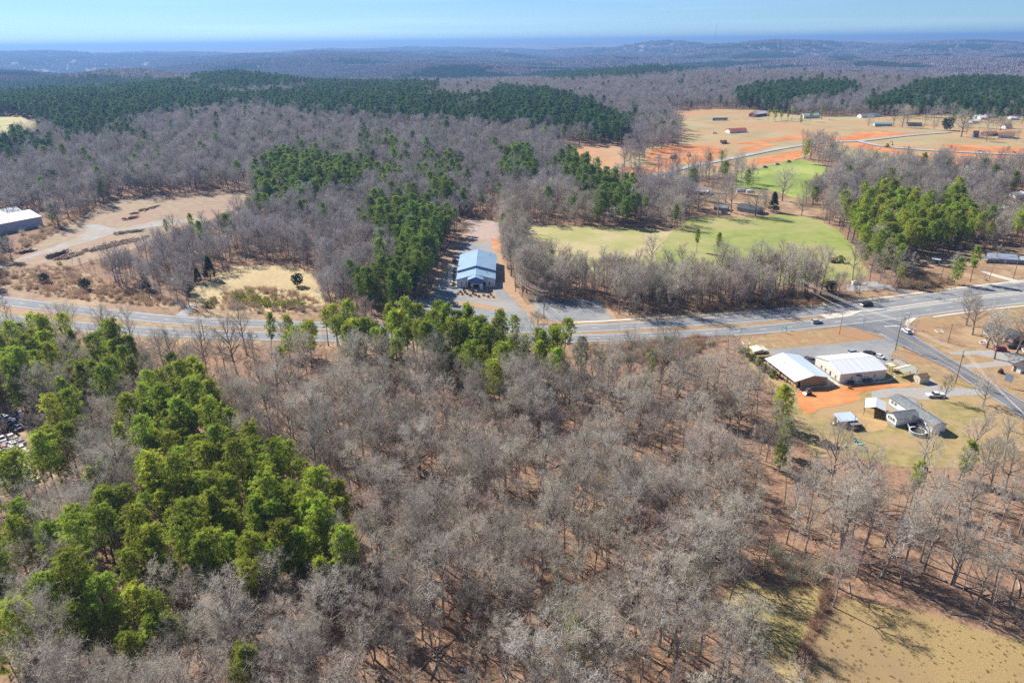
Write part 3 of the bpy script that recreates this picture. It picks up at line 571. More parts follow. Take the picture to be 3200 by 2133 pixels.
bx('porch_beam', m_bluewall, t, 8, 12, -4.1, -3.9, 2.9, 3.2); opening(t, 'door', 'S', 8.6, 11.4, .05, 2.6, .2, m_glass)
for x0 in (2.3, 4.7, 14.4, 16.6): opening(t, 'window', 'S', x0, x0+.7, .9, 2.9, .2)
for y0 in (16, 21, 26, 31, 36): opening(t, 'window', 'E', y0, y0+1.2, 1.2, 2.6, 19.9)
for x_, y_ in ((16, 6), (15.4, 8), (16.5, 36), (17.2, 39)): MB().tube([(x_, y_, 4.3), (x_, y_, 6.0 if y_ < 11 else 7.0)], .15, 8).obj('vent_pipe', m_metal, t)
# mobile home
t = thing('mobile_home', 'white mobile home with grey shingle roof and front wing', 'house', (131.9, 191.6, 0), math.radians(101.8))
hing(t, .3, 20, -4.6, .2, 3.0, 3.9, 'x', m_shing, m_whitew, .3, .3); MB().box(.25, 20.05, -4.65, .25, 0, .7).obj('skirting', m_skirt, t)
hing(t, 13.4, 18.2, -6.9, -4.6, 2.7, 3.3, 'x', m_shing, None, .2, .2); posts(t, [(13.5, -6.8), (18.1, -6.8)], 2.7, m_frame, .07)
for x0 in (2, 6, 16.5, 18): opening(t, 'window', 'N', x0, x0+1.0, 1.4, 2.5, .2)
w = link('wing', None, t)
def wing_local(): 
    hing(w, 6.6, 11.2, .2, 8.2, 3.0, 4.1, 'y', m_shing, m_whitew, .3, .3); MB().box(6.55, 11.25, .25, 8.25, 0, .8).obj('skirting', m_skirt, w)
wing_local()
for x0 in (7.4, 8.5, 9.6): opening(w, 'window', 'N', x0, x0+.85, 1.4, 2.6, 8.2)
for x_, y_ in ((4, -1.2), (7, -3), (12.5, -1), (15, -2.6), (10, -3.2), (17, -1.4)): MB().tube([(x_, y_, 3.1), (x_, y_, 4.0)], .13, 6).obj('vent_pipe', m_frame, t)
# carport beside it
def canopy(name, label, P, he, hr, rm, ridge='y', pm=m_post, sides=None, extra=None):
    """P: near-left, near-right, far-right, far-left roof corners on level he (world)"""
    a = P[0]; rz = yaw(P[0], P[1]); wd = math.hypot(P[1][0]-a[0], P[1][1]-a[1]); dp = math.hypot(P[3][0]-a[0], P[3][1]-a[1]); o = thing(name, label, 'carport', (a[0], a[1], 0), rz)
    hing(o, 0, wd, 0, dp, he, hr, ridge, rm, None, .0, .0, .08); posts(o, [(.1, .1), (wd-.1, .1), (.1, dp-.1), (wd-.1, dp-.1), (.1, dp/2), (wd-.1, dp/2)], he+.02, pm, .06)
    if sides:
        for x_ in (0, wd-.04): bx('side_panel', sides, o, x_, x_+.04, 0, dp, 1.5, he)
    return o, wd, dp
o, wd, dp = canopy('carport', 'white metal carport with dark stains on its roof beside the mobile home', [E(795, 385, 2.8), E(1145, 450, 2.8), E(1175, 292, 2.8), E(835, 238, 2.8)], 2.8, 3.8, (mat('stained_white_roof', (.72, .72, .72), (.16, .15, .14), scale=.5, contrast=(.6, .68)), m_wroof))
bx('side_panel', m_skirt, o, wd-.1, wd-.04, .2, dp-.2, 0, 2.7); bx('back_panel', m_skirt, o, .3, wd-.2, dp-.25, dp-.2, 0, 2.6)
canopy('canopy', 'cream metal canopy between the cream building and the small shed', [A(1385, 708, 2.6), A(1467, 745, 2.6), A(1565, 732, 2.6), A(1480, 676, 2.6)], 2.6, 3.5, m_canv)
canopy('canopy', 'small cream canopy over a white truck beside the parking lot', [A(330, 550, 3.1), A(372, 586, 3.1), A(478, 575, 3.1), A(432, 540, 3.1)], 3.1, 3.7, m_canv, 'x')
bx('slab_roof', m_canv, canopy('canopy', 'low flat cream awning beside the cream building', [A(1330, 672, 2.3), A(1370, 695, 2.3), A(1410, 690, 2.3), A(1372, 665, 2.3)], 2.3, 2.5, m_canv)[0], 0, .1, 0, .1, 2.2, 2.3)
# little shed
t = thing('garden_shed', 'small beige shed with brown shingle roof', 'shed', (146.5, 226.7, 0), math.radians(13)); hing(t, 0, 4, 0, 3.2, 2.3, 3.0, 'x', m_brnroof, m_beige, .15, .12); opening(t, 'door', 'W', 1, 2.2, .05, 1.9, 0, m_beige)
# coop with wire run
t = thing('coop_shed', 'dark wooden coop shed with pale blue sloping roof', 'shed', (104.9, 196.7, 0), math.radians(9.5))
MB().prism([(0, 0), (3.3, 0), (3.3, 2.9), (0, 2.3)], 'x', 0, 5.2).obj('wall', m_wood, t); MB().prism([(-.5, 2.25), (3.8, 3.03), (3.8, 3.13), (-.5, 2.35)], 'x', -.5, 5.8).obj('roof', m_wroof2, t)
bx('fascia', m_bluetrim, t, -.5, 5.8, -.56, -.5, 2.2, 2.36); opening(t, 'window', 'W', 1.2, 2, 1.1, 1.9, 0); opening(t, 'door', 'S', 2, 2.8, .05, 1.9, 0, m_post)
t = thing('animal_pen', 'dark wire animal pen with sloping cover beside the coop', 'pen', (107.8, 194.2, 0), math.radians(8)); posts(t, [(0, 0), (3.1, 0), (3.1, 3), (0, 3)], 1.8, m_post, .05); bx('cover', mat('grey_cover', (.22, .22, .22)), t, -.1, 3.2, .6, 3.1, 1.8, 1.86)
for a_ in ((0, 3.1, 0, .03), (0, 3.1, 2.97, 3.0), (0, .03, 0, 3), (3.07, 3.1, 0, 3)): bx('mesh_panel', m_wood, t, a_[0], a_[1], a_[2], a_[3], 0, 1.1)
# gazebo and round pool by the mobile home
t = thing('gazebo', 'dark hip-roofed gazebo on the deck of the mobile home', 'gazebo', (126.6, 195.6, 0), math.radians(11)); bx('deck', m_wood, t, 0, 3.6, 0, 3.2, 0, .9); posts(t, [(.1, .1), (3.5, .1), (3.5, 3.1), (.1, 3.1)], 3.0, m_post, .06, .9)
MB().add([(-.2, -.2, 3), (3.8, -.2, 3), (3.8, 3.4, 3), (-.2, 3.4, 3), (1.8, 1.6, 3.8)], [(0, 1, 4), (1, 2, 4), (2, 3, 4), (3, 0, 4), (3, 2, 1, 0)]).obj('roof', m_dshing, t)
for x_ in (-.9, 2.9): MB().prism([(-1.6, 0), (-1.3, 0), (.2, 1.0), (.2, 1.9), (-1.6, .9)], 'x', x_, x_+.06).obj('stair_rail', m_frame, t)
for i in range(4): bx('step', m_wood, t, -.84, -.1, -1.4+.35*i, -1.05+.35*i, 0, .2+.2*i)
pc = E(1660, 760, 1.0); t = thing('swimming_pool', 'round above-ground pool with white rim beside the mobile home', 'pool', (pc[0], pc[1], 0)); n = 24
ring = [(math.cos(6.2832*i/n), math.sin(6.2832*i/n)) for i in range(n)]
MB().add([(2.4*c, 2.4*s, 0) for c, s in ring]+[(2.4*c, 2.4*s, 1.15) for c, s in ring], [(i, (i+1) % n, n+(i+1) % n, n+i) for i in range(n)]).obj('wall', m_greyw, t)
MB().add([(2.5*c, 2.5*s, 1.18) for c, s in ring]+[(2.15*c, 2.15*s, 1.18) for c, s in ring], [(i, (i+1) % n, n+(i+1) % n, n+i) for i in range(n)]).obj('rim', m_frame, t); MB().add([(2.3*c, 2.3*s, .55) for c, s in ring], [tuple(range(n))]).obj('water', flat('dark_water', (.03, .04, .04), .2), t)
pc = E(705, 975); t = thing('paddling_pool', 'turquoise plastic paddling pool on the lawn near the yard pole', 'pool', pc); 
for nm, r0, zz, m_ in (('rim', 1.0, .35, flat('turquoise', (.25, .62, .50))), ('floor', .75, .12, flat('turquoise_dark', (.10, .50, .40)))): MB().add([(r0*c, r0*s, 0) for c, s in ring]+[(r0*c, r0*s, zz) for c, s in ring]+[(r0*.8*c, r0*.8*s, zz) for c, s in ring], [(i, (i+1) % n, n+(i+1) % n, n+i) for i in range(n)]+[(n+i, n+(i+1) % n, 2*n+(i+1) % n, 2*n+i) for i in range(n)]+([tuple(range(2*n, 3*n))] if nm == 'floor' else [])).obj(nm, m_, t)
def clutter(name, label, cat, p, m, parts, s=1.0, seed=1):
    r = random.Random(seed); t = thing(name, label, cat, p, r.uniform(0, 3))
    for i in range(parts):
        a, b = r.uniform(-1, 1)*s, r.uniform(-.6, .6)*s; MB().prism([(a-.5*s*r.random()-.1, b-.2), (a+.3*s, b-.3*s), (a+.5*s, b+.1), (a-.1, b+.35*s)], 'z', 0, .3+.6*r.random()*s).obj('piece', m[i % len(m)], t)
    return t
clutter('tarp_pile', 'heap of dark blue tarp beside the turquoise paddling pool', 'pile', E(635, 925), [flat('navy_tarp', (.03, .035, .09)), flat('grey_tarp', (.25, .25, .30))], 5, 1.0, 4)
clutter('white_sheet', 'crumpled white sheet lying on the lawn near the paddling pool', 'sheet', E(490, 1035), [m_frame], 3, .7, 5)
clutter('scrap_heap', 'scrap heap against the dark wooden coop shed', 'pile', E(300, 660), [m_wood, m_cream, m_metal], 7, 1.1, 6)
# brick house at the right edge
P0 = T5(560, 440); P1 = T5(1080, 600); t = thing('brick_house', 'low red brick house with dark roof behind bare yard trees', 'house', (P0[0], P0[1], 0), yaw(P0, P1)); Lh = math.hypot(P1[0]-P0[0], P1[1]-P0[1])
hing(t, 0, Lh, 0, 9, 2.7, 4.2, 'x', m_dshing, m_brick, .5, .4)
bx('garage_panel', m_frame, t, .3, 2.6, -.05, 0, .3, 2.2)
for a_ in (4.5, 6.2, Lh-4.6): opening(t, 'window', 'S', a_, a_+1.0, .9, 2.1, 0)
opening(t, 'door', 'S', 8.2, 9.1, .05, 2.1, 0, m_frame); bx('porch_panel', m_frame, t, Lh-2.2, Lh-.4, -.06, 0, .4, 2.2)
P0 = T5(1050, 1030); P1 = T5(1190, 1080); t = thing('white_outbuilding', 'pale outbuilding with dark flat roof edge beside the gravel drive', 'shed', (P0[0], P0[1], 0), yaw(P0, P1)); wl = math.hypot(P1[0]-P0[0], P1[1]-P0[1]); bx('wall', m_whitew, t, 0, wl, 0, 7, 0, 2.3); bx('roof', m_post, t, -.4, wl+.3, -.4, 7.4, 2.3, 2.55); opening(t, 'door', 'S', .5, 1.4, .05, 1.9, 0)
# grey house top right, camper and trailers
P0, P1 = T4(1640, 265), T4(2200, 300); t = thing('grey_house', 'long grey-blue house with blue-grey roof in the shade of pines', 'house', (P0[0], P0[1], 0), yaw(P0, P1)); Lh = math.hypot(P1[0]-P0[0], P1[1]-P0[1])
hing(t, 0, Lh, 0, 9, 2.8, 4.4, 'x', mat('bluegrey_roof', (.30, .34, .42), (.26, .30, .38), scale=1), m_greyw, .5, .4)
for a_ in (2, 5, 9, 12): opening(t, 'window', 'S', a_, a_+1.2, 1, 2.1, 0)
opening(t, 'door', 'S', 7, 7.9, .05, 2.1, 0, m_frame); hing(t, Lh, Lh+7, 1, 8, 2.5, 3.6, 'x', mat('pale_grey_roof', (.42, .45, .47), (.38, .41, .43), scale=1), m_greyw, .3, .3); hing(t, -4, 0, -1, 4, 2.4, 3, 'x', m_shing, None, .2, .2); posts(t, [(-3.8, -.9), (-.3, -.9)], 2.4, m_frame)
def simple_house(name, label, P, Q, dep, he, hr, roof, wall, cat='house', wins=(), door=None, ridge='x', z=None):
    t = thing(name, label, cat, (P[0], P[1], P[2]-.1), yaw(P, Q)); L = math.hypot(Q[0]-P[0], Q[1]-P[1]); hing(t, 0, L, 0, dep, he, hr, ridge, roof, wall, .4, .35, z0=-.6)
    for a_ in wins: opening(t, 'window', 'S', L*a_, L*a_+1.1, 1, 2.1, 0)
    if door: opening(t, 'door', 'S', L*door, L*door+1, .05, 2.1, 0)
    return t, L
simple_house('camper_trailer', 'pale green camper half hidden under shaded pines', T4(460, 265), T4(610, 290), 2.6, 2.3, 2.5, m_wroof, mat('pale_green_wall', (.45, .55, .50)), 'camper', (.3,), .6)
simple_house('mobile_home', 'white single-wide trailer with porch clutter in the home park', T3(1650, 540), T3(1890, 590), 5, 2.6, 3.1, m_wroof, m_whitew, 'house', (.2, .6), .45)
simple_house('mobile_home', 'short white gabled trailer home in the home park', T3(1885, 560), T3(1995, 585), 7, 2.8, 3.6, mat('palegreen_roof', (.50, .56, .52)), m_whitew, 'house', (.3,))
simple_house('mobile_home', 'pink-cream long trailer with rusty roof in the home park', T3(1960, 390), T3(2210, 480), 5, 2.8, 3.2, m_brnroof, m_cream, 'house', (.15, .4, .8), .6)
simple_house('mobile_home', 'white end-on trailer behind the rusty-roofed one', T3(2090, 310), T3(2200, 350), 9, 2.8, 3.3, m_wroof, m_whitew, 'house', (.3,))
simple_house('mobile_home', 'pale cream trailer at the back of the home park', T3(2230, 290), T3(2400, 330), 5, 2.8, 3.3, m_wroof, m_cream, 'house', (.2, .6))
# farm buildings by the green field
simple_house('farmhouse', 'dark blue-grey farmhouse among large bare trees', T2(1090, 590), T2(1400, 645), 9, 3.0, 5.2, m_dshing, m_greyw, 'house', (.1, .35, .6, .85))
simple_house('farm_shed', 'grey weathered shed beside the dark farmhouse', T2(735, 570), T2(940, 590), 6, 2.4, 3.8, m_shing, m_greyw, 'shed')
simple_house('farm_shed', 'tiny pale shed in front of the grey weathered shed', T2(850, 640), T2(935, 648), 3, 1.8, 2.4, m_dshing, m_beige, 'shed')
simple_house('farm_carport', 'open carport with pale blue roof under bare trees', T2(420, 330), T2(640, 350), 8, 2.8, 3.7, (m_wroof2, m_wroof), m_dshing, 'carport')
simple_house('farm_shed', 'low white roofed lean-to by the bare farm trees', T2(255, 385), T2(370, 370), 4, 1.4, 1.7, m_wroof, m_greyw, 'shed')
simple_house('farm_shed', 'small white roofed shed behind the dark farmhouse', T2(1090, 300), T2(1200, 295), 5, 2.2, 2.8, m_wroof, m_whitew, 'shed'); simple_house('farm_shed', 'low white trailer behind the farm trees', T2(1245, 308), T2(1330, 300), 4, 2.0, 2.4, m_wroof, m_whitew, 'shed')
# left: white warehouse and building in the wood
P0, P1 = T7(-260, 1090), T7(560, 920); t, L_ = simple_house('warehouse', 'large white-roofed warehouse partly hidden by bare trees', P0, P1, 30, 6.5, 9.5, m_wroof, mat('warehouse_wall', (.50, .53, .60), (.46, .49, .56), scale=.4), 'building')
CLEAR.append([(P0[0]-4, P0[1]-4), (P1[0]+4, P1[1]-4), (P1[0]+8, P1[1]+52), (P0[0]-8, P0[1]+52)])
hing(t, L_*.62, L_+2, 30, 48, 6.0, 8.5, 'x', m_wroof, m_whitew, .3, .3)
simple_house('roadside_building', 'long pale building hidden in the bare wood', T7(390, 240), T7(660, 190), 12, 3, 4.5, m_wroof, m_clay2, 'building')
# far houses
simple_house('far_house', 'white house with red hip roof in the open farmland', R3(385, 893), R3(500, 885), 9, 3.2, 5, m_redroof, m_whitew, 'house', (.15, .4, .75), .55)
simple_house('far_barn', 'red barn with pale metal roof at the field edge', R3(555, 785), R3(640, 775), 10, 4, 6.5, m_wroof, m_redw, 'barn', (), .4)
simple_house('far_house', 'cream house with green roof behind roadside pines', R3(880, 795), R3(985, 790), 9, 4, 6.5, m_teal2, m_cream, 'house', (.2, .6))
simple_house('far_house', 'pale blue house with teal roof beside the estate road', R3(1355, 845), R3(1470, 845), 7, 3, 4.4, m_teal, m_bluew, 'house', (.2, .5, .8))
simple_house('far_house', 'small grey house with pale garage near the tall bare trees', R1(310, 645), R1(560, 650), 8, 2.6, 4.2, m_dshing, m_greyw, 'house', (.3,)); simple_house('far_house', 'light grey house at the end of the sandy lane', R3(1265, 790), R3(1340, 788), 10, 3, 5, m_shing, m_whitew, 'house', (.4,)); simple_house('far_house', 'white house with grey roof at the wood edge', R3(1345, 785), R3(1405, 780), 12, 3.2, 5.5, m_shing, m_whitew, 'house', (.3,))
simple_house('far_house', 'sky-blue house with brown roof at the edge of the building site', R1(1890, 850), R1(2170, 865), 12, 3, 5.5, m_brnroof, m_bluew, 'house', (.2, .7)); simple_house('far_house', 'dark blue tall house beside round bare shrubs', R1(1470, 840), R1(1550, 842), 7, 4, 6.5, m_dshing, flat('navy_wall', (.10, .12, .25)), 'house', (.3,)); simple_house('far_house', 'long brown-roofed house behind the sky-blue house', R1(1700, 820), R1(1900, 810), 9, 2.8, 4.6, m_brnroof, m_brick, 'house', (.4,))
for i, (u, v, w_) in enumerate(((1480, 510, 150), (1590, 530, 130), (1690, 500, 180), (2120, 540, 150), (2020, 690, 120), (1440, 590, 110))): simple_house('far_house', ['white roofed cottage behind the largest bare yard tree', 'white cottage beside the pine belt', 'grey roofed villa before the pine belt', 'white villa under the pine belt', 'small cream house with red porch', 'low white bungalow behind the big bare tree'][i], R1(u, v), R1(u+w_, v), 9, 2.8, 4.8, [m_wroof, m_wroof, m_shing, m_wroof, m_brnroof, m_wroof][i], m_whitew, 'house', (.3,))
# lattice mast far away
mp = R3(280, 352); mt_ = thing('radio_mast', 'tall thin radio mast on a distant wooded hill', 'mast', (mp[0], mp[1], mp[2])); mh = 26.0/704*math.hypot(mp[0], mp[1])*.9
for a_ in range(3): MB().tube([(1.2*math.cos(a_*2.09), 1.2*math.sin(a_*2.09), -5), (.4*math.cos(a_*2.09), .4*math.sin(a_*2.09), mh)], .5, 4).obj('mast_leg', m_metal, mt_)
for i in range(6): MB().tube([(1.2*math.cos(i*2.09), 1.2*math.sin(i*2.09), mh*i/6), (1.0*math.cos(i*2.09+2.09), 1.0*math.sin(i*2.09+2.09), mh*(i+1)/6)], .25, 3).obj('brace', m_metal, mt_)

# ---------------------------------------------------------------- vehicles
VC = {}
def veh_mesh(kind):
    if kind in VC: return VC[kind]
    if kind == 'pickup': L, Wd, prof, cab, hb = 5.8, 1.95, [(-2.9, .45), (2.85, .45), (2.9, .85), (2.7, 1.08), (1.15, 1.15), (-1.05, 1.15), (-1.05, 1.18), (-2.9, 1.18)], [(1.15, 1.14), (.45, 1.78), (-.85, 1.8), (-1.05, 1.14)], 1.8
    elif kind == 'sedan': L, Wd, prof, cab, hb = 4.8, 1.82, [(-2.4, .4), (2.35, .4), (2.4, .7), (2.2, .88), (1.0, .98), (-1.6, 1.0), (-2.35, .98)], [(1.0, .97), (.3, 1.42), (-.95, 1.42), (-1.65, .99)], 1.42
    else: L, Wd, prof, cab, hb = 4.7, 1.9, [(-2.35, .42), (2.3, .42), (2.35, .8), (2.2, 1.0), (1.05, 1.1), (-2.2, 1.12), (-2.35, .9)], [(1.05, 1.09), (.4, 1.66), (-1.85, 1.68), (-2.25, 1.11)], 1.68
    body = MB(); n = len(prof); w = Wd/2
    v = [(x_, -w*(.96 if z_ > .9 else 1), z_) for x_, z_ in prof]+[(x_, w*(.96 if z_ > .9 else 1), z_) for x_, z_ in prof]; body.add(v, [tuple(range(n)), tuple(range(2*n-1, n-1, -1))]+[(i, n+i, n+(i+1) % n, (i+1) % n) for i in range(n)])
    if kind == 'pickup':  # open bed rails
        body.box(-2.88, -1.1, -w*.95, -w*.82, 1.18, 1.34); body.box(-2.88, -1.1, w*.82, w*.95, 1.18, 1.34); body.box(-2.9, -2.8, -w*.82, w*.82, 1.18, 1.34)
    gl = MB(); wi = w*.9; wt = w*.76; v = [(cab[0][0], -wi, cab[0][1]), (cab[1][0], -wt, cab[1][1]-.05), (cab[2][0], -wt, cab[2][1]-.05), (cab[3][0], -wi, cab[3][1])]; v += [(x_, -y_, z_) for x_, y_, z_ in v]
    gl.add(v, [(0, 1, 2, 3), (7, 6, 5, 4), (0, 4, 5, 1), (1, 5, 6, 2), (2, 6, 7, 3), (3, 7, 4, 0)])
    rf = MB().box(cab[2][0]-.05, cab[1][0]+.05, -wt-.03, wt+.03, cab[1][1]-.05, cab[1][1]+.02)
    for s in (-1, 1):
        for q in (1, 2): rf.add([(cab[q][0]-.06, s*(wt+.015), cab[q][1]-.03), (cab[q][0]+.06, s*(wt+.015), cab[q][1]-.03), (cab[0 if q == 1 else 3][0]+.06, s*(wi+.015), 1.12), (cab[0 if q == 1 else 3][0]-.06, s*(wi+.015), 1.12)], [(0, 1, 2, 3)])
        if kind != 'x': rf.box(-.35, -.25, s*(wt+.08)-.06, s*(wt+.08)+.06, cab[0][1], cab[1][1]-.05)
    wh = MB().tube([(0, -.12, 0), (0, .12, 0)], .36, 12); hub = MB().tube([(0, -.13, 0), (0, .13, 0)], .2, 8)
    VC[kind] = dict(body=body.mesh('vehicle_body', m_frame), glass=gl.mesh('cabin_glass', m_glass), roof=rf.mesh('cabin_roof', m_frame), wheel=wh.mesh('tyre', m_rubber), hub=hub.mesh('rim', m_metal), light=MB().box(-.05, .03, -.2, .2, -.08, .08).mesh('lamp', m_lamp), tail=MB().box(-.03, .05, -.12, .12, -.14, .14).mesh('lamp', m_red), L=L, W=Wd)
    return VC[kind]
PAINT = {}
def paint(c):
    k = tuple(round(q, 3) for q in c)
    if k not in PAINT: PAINT[k] = mat('car_paint_%d' % len(PAINT), c, rough=.28, spec=.5)
    return PAINT[k]
def vehicle(kind, name, label, cat, p, rz, col, group=None, detail=True):
    q = veh_mesh(kind); t = thing(name, label, cat, (p[0], p[1], p[2]+.0), rz, group); pm = paint(col)
    for nm in ('body', 'roof'):
        o = link('body' if nm == 'body' else 'cabin_roof', q[nm], t); o.material_slots[0].link = 'OBJECT'; o.material_slots[0].material = pm
    link('windows', q['glass'], t); ax = q['L']*.31
    for sx in (-1, 1):
        for sy in (-1, 1):
            wv = link('wheel', q['wheel'], t, (sx*ax, sy*(q['W']/2-.1), .36))
            if detail: link('rim', q['hub'], wv)
    if detail:
        for sy in (-1, 1): link('headlight', q['light'], t, (q['L']/2-.0, sy*q['W']*.34, .78)); link('tail_light', q['tail'], t, (-q['L']/2, sy*q['W']*.42, .85))
    return t
def on_line(cl, x):
    cl = np.asarray(cl); i = int(np.argmin(abs(cl[:, 0]-x))); i = min(max(i, 1), len(cl)-2); t = cl[i+1]-cl[i-1]; return math.atan2(t[1], t[0])
WH, SIL, BLK, DGR = (.72, .72, .72), (.50, .51, .53), (.012, .013, .018), (.10, .105, .115)
p = B(1915, 168); vehicle('pickup', 'pickup_truck', 'black pickup truck driving on the far carriageway', 'pickup', (p[0], p[1], .06), on_line(NC, p[0])+math.pi, BLK)
p = B(1180, 418); vehicle('suv', 'car', 'silver car driving on the near carriageway', 'car', (p[0], p[1], .06), on_line(SCL, p[0]), SIL)
p = C(425, 985); vehicle('suv', 'car', 'white car waiting on the side road at the crossroads', 'car', (p[0], p[1], .07), yaw(C(470, 1010), C(350, 935)), WH)
p = E(1940, 205); vehicle('pickup', 'pickup_truck', 'white pickup truck parked on the gravel by a small bare tree', 'pickup', (p[0], p[1], .05), math.pi+.02, WH)
p = F(965, 425); vehicle('pickup', 'pickup_truck', 'grey pickup truck parked between the two metal buildings', 'pickup', (p[0], p[1], .05), yaw(F(890, 380), F(1040, 450)), DGR)
p = F(1915, 305); vehicle('suv', 'car', 'black car parked next to a white car behind the cream building', 'car', (p[0], p[1], .05), yaw(F(1860, 280), F(1980, 330))+math.pi, (.03, .035, .045))
p = F(2060, 345); vehicle('sedan', 'car', 'white sedan parked behind the cream building', 'car', (p[0], p[1], .05), yaw(F(1990, 310), F(2130, 365))+math.pi, WH)
p = F(1650, 285); vehicle('suv', 'car', 'pale blue-grey car half hidden behind the white roof', 'car', (p[0], p[1], .05), .3, (.35, .40, .46))
p = A(410, 592); vehicle('pickup', 'truck', 'white truck parked under the small cream canopy', 'truck', (p[0], p[1], .05), .2, WH)
p = T5(845, 705); vehicle('suv', 'car', 'dark red car parked on the gravel drive of the brick house', 'car', (p[0], p[1], .05), math.pi-.15, (.32, .01, .03)); p = T5(1080, 670); vehicle('suv', 'car', 'black car parked before the brick house', 'car', (p[0], p[1], .05), math.pi-.25, BLK); p = T5(1275, 745); vehicle('suv', 'car', 'white car at the end of the gravel drive', 'car', (p[0], p[1], .05), 1.2, WH)
p = R1(1580, 1105); vehicle('pickup', 'car', 'white pickup on the new estate road', 'pickup', (p[0], p[1], p[2]+.8), on_line(r2, p[0]), WH)
for i, (u, v, c_) in enumerate(((765, 342, (.03, .12, .22)), (838, 324, (.45, .46, .42)), (910, 308, (.03, .03, .04)))): p = R6(u, v); vehicle('suv', 'car', ['teal-blue car parked along the green hill field', 'pale car parked along the green hill field', 'dark car parked along the green hill field'][i], 'car', (p[0], p[1], p[2]+.3), .35, c_)
p = R3(285, 895); vehicle('pickup', 'truck', 'white truck parked near the red-roofed house', 'truck', (p[0], p[1], p[2]+.3), .1, WH); p = T3(1960, 655); vehicle('sedan', 'car', 'bright red car parked at the home park', 'car', (p[0], p[1], p[2]+.1), .4, (.40, .02, .03)); p = T3(2090, 540); vehicle('suv', 'car', 'dark car beside the short trailer home', 'car', (p[0], p[1], p[2]+.1), .9, (.05, .06, .08))
bb = R3(270, 808); t = thing('box_trailer', 'long grey box trailer standing in the farm field', 'trailer', (bb[0], bb[1], bb[2]+.2), .05); bx('box', m_greyw, t, 0, 20, 0, 3, .9, 3.6); bx('chassis', m_post, t, 0, 20, .5, 2.5, .6, .9)
for x_ in (2, 3.4, 17): MB().tube([(x_, .2, .45), (x_, 2.8, .45)], .45, 10).obj('wheel', m_rubber, t)
# car dump on the left
rr = random.Random(8); JC = [(.62, .62, .60), (.60, .60, .62), (.45, .46, .47), (.50, .44, .36), (.28, .30, .33), (.07, .09, .2), (.33, .05, .05), (.66, .66, .63), (.05, .05, .06), (.52, .53, .50)]
JN = ['white', 'pale', 'silver', 'tan', 'grey', 'navy', 'red', 'white', 'black', 'cream']; nj = 0
o0 = T6(20, 900); 
for row in range(11):
    for col in range(9):
        u, v = -60+col*66+row*8+rr.uniform(-22, 22), 180+row*96-col*20+rr.uniform(-26, 26)
        if rr.random() < .22: continue
        if u > 470 or (u > 330 and v < 560) or v > 1220: continue
        p = T6(u, v); ci = rr.randrange(len(JC)) if row > 2 else rr.choice([5, 8, 4, 6, 0, 5]); vehicle(rr.choice(['sedan', 'suv', 'sedan', 'pickup']), 'junk_car', '%s junked car standing in a row of the car dump' % JN[ci], 'car', (p[0], p[1], .03), 2.5+rr.uniform(-.2, .2), JC[ci], 'junked cars of the car dump, '+JN[ci], detail=False); nj += 1
# excavator on the site
p = R3(1435, 985); t = thing('excavator', 'yellow excavator with raised dark boom on the building site', 'excavator', (p[0], p[1], p[2]+.4), 0.3)
for s in (-1.4, .7): MB().prism([(-2.3, .3), (-1.8, 0), (1.8, 0), (2.3, .3), (2.3, .7), (1.9, 1), (-1.9, 1), (-2.3, .7)], 'y', s, s+.7).obj('track', m_black, t)
bx('house', m_yellow, t, -2.6, 1.4, -1.35, 1.35, 1.1, 2.3); bx('cab', m_glass, t, .2, 1.6, .2, 1.3, 2.3, 3.2); MB().tube([(1.2, -.3, 2), (3.6, -.3, 5.2), (5.6, -.3, 4.8)], [.35, .35, .3], 4).obj('boom', m_yellow, t); MB().tube([(5.5, -.3, 4.9), (6.6, -.3, 2.2)], .25, 4).obj('stick', m_black, t); MB().prism([(6.2, 2.3), (7, 2.1), (7, 1.2), (6, 1.3)], 'y', -.9, .4).obj('bucket', m_black, t)
def skid(name, label, p, rz, c):
    t = thing(name, label, 'machine', p, rz); bx('body', c, t, -1.3, .7, -.6, .6, .5, 1.3); bx('cab', m_post, t, -.7, .5, -.5, .5, 1.3, 2.2); MB().prism([(.9, .1), (1.5, .1), (1.5, .25), (1.0, .8)], 'y', -.8, .8).obj('bucket', m_metal, t)
    for s in (-1, 1): MB().tube([(-1.2, s*.7, 1.4), (.6, s*.7, 1.5), (1.1, s*.7, .6)], .09, 4).obj('lift_arm', c, t)
    for sx in (-.75, .35):
        for sy in (-1, 1): MB().tube([(sx, sy*.62, .42), (sx, sy*.9, .42)], .42, 10).obj('wheel', m_rubber, t)
    return t
p = F(905, 950); skid('skid_steer', 'muddy grey skid steer loader parked on the orange clay', (p[0], p[1], .06), math.radians(195), mat('muddy_paint', (.30, .25, .20))); p = F(1590, 850); skid('garden_cart', 'small orange machine on the clay in front of the cream building', (p[0], p[1], .06), 1.0, mat('cart_orange', (.55, .20, .05))).scale = (.5, .5, .5)
p = T5(870, 1070); skid('utility_cart', 'small dark cart parked on the clay beside the side road', (p[0], p[1], .05), .6, m_black).scale = (.8, .8, .8)
p = R1(2185, 1120); clutter('red_machine', 'small red machine beside the estate road', 'machine', (p[0], p[1], p[2]+.8), [flat('machine_red', (.5, .04, .03))], 4, 1.6, 3)
p = R6(205, 285); clutter('spoil_heap', 'dark brush and spoil heap on the red clay site', 'pile', (p[0], p[1], p[2]+.4), [m_wood, m_brownv], 12, 4.0, 4); p = R6(300, 272); clutter('spoil_heap', 'small brown spoil heap on the red clay site', 'pile', (p[0], p[1], p[2]+.4), [m_brownv], 8, 2.5, 9); p = R3(345, 958); clutter('spoil_heap', 'long brush heap beside the farm field', 'pile', (p[0], p[1], p[2]+.4), [m_wood, m_brownv, m_gravel], 14, 5, 10)

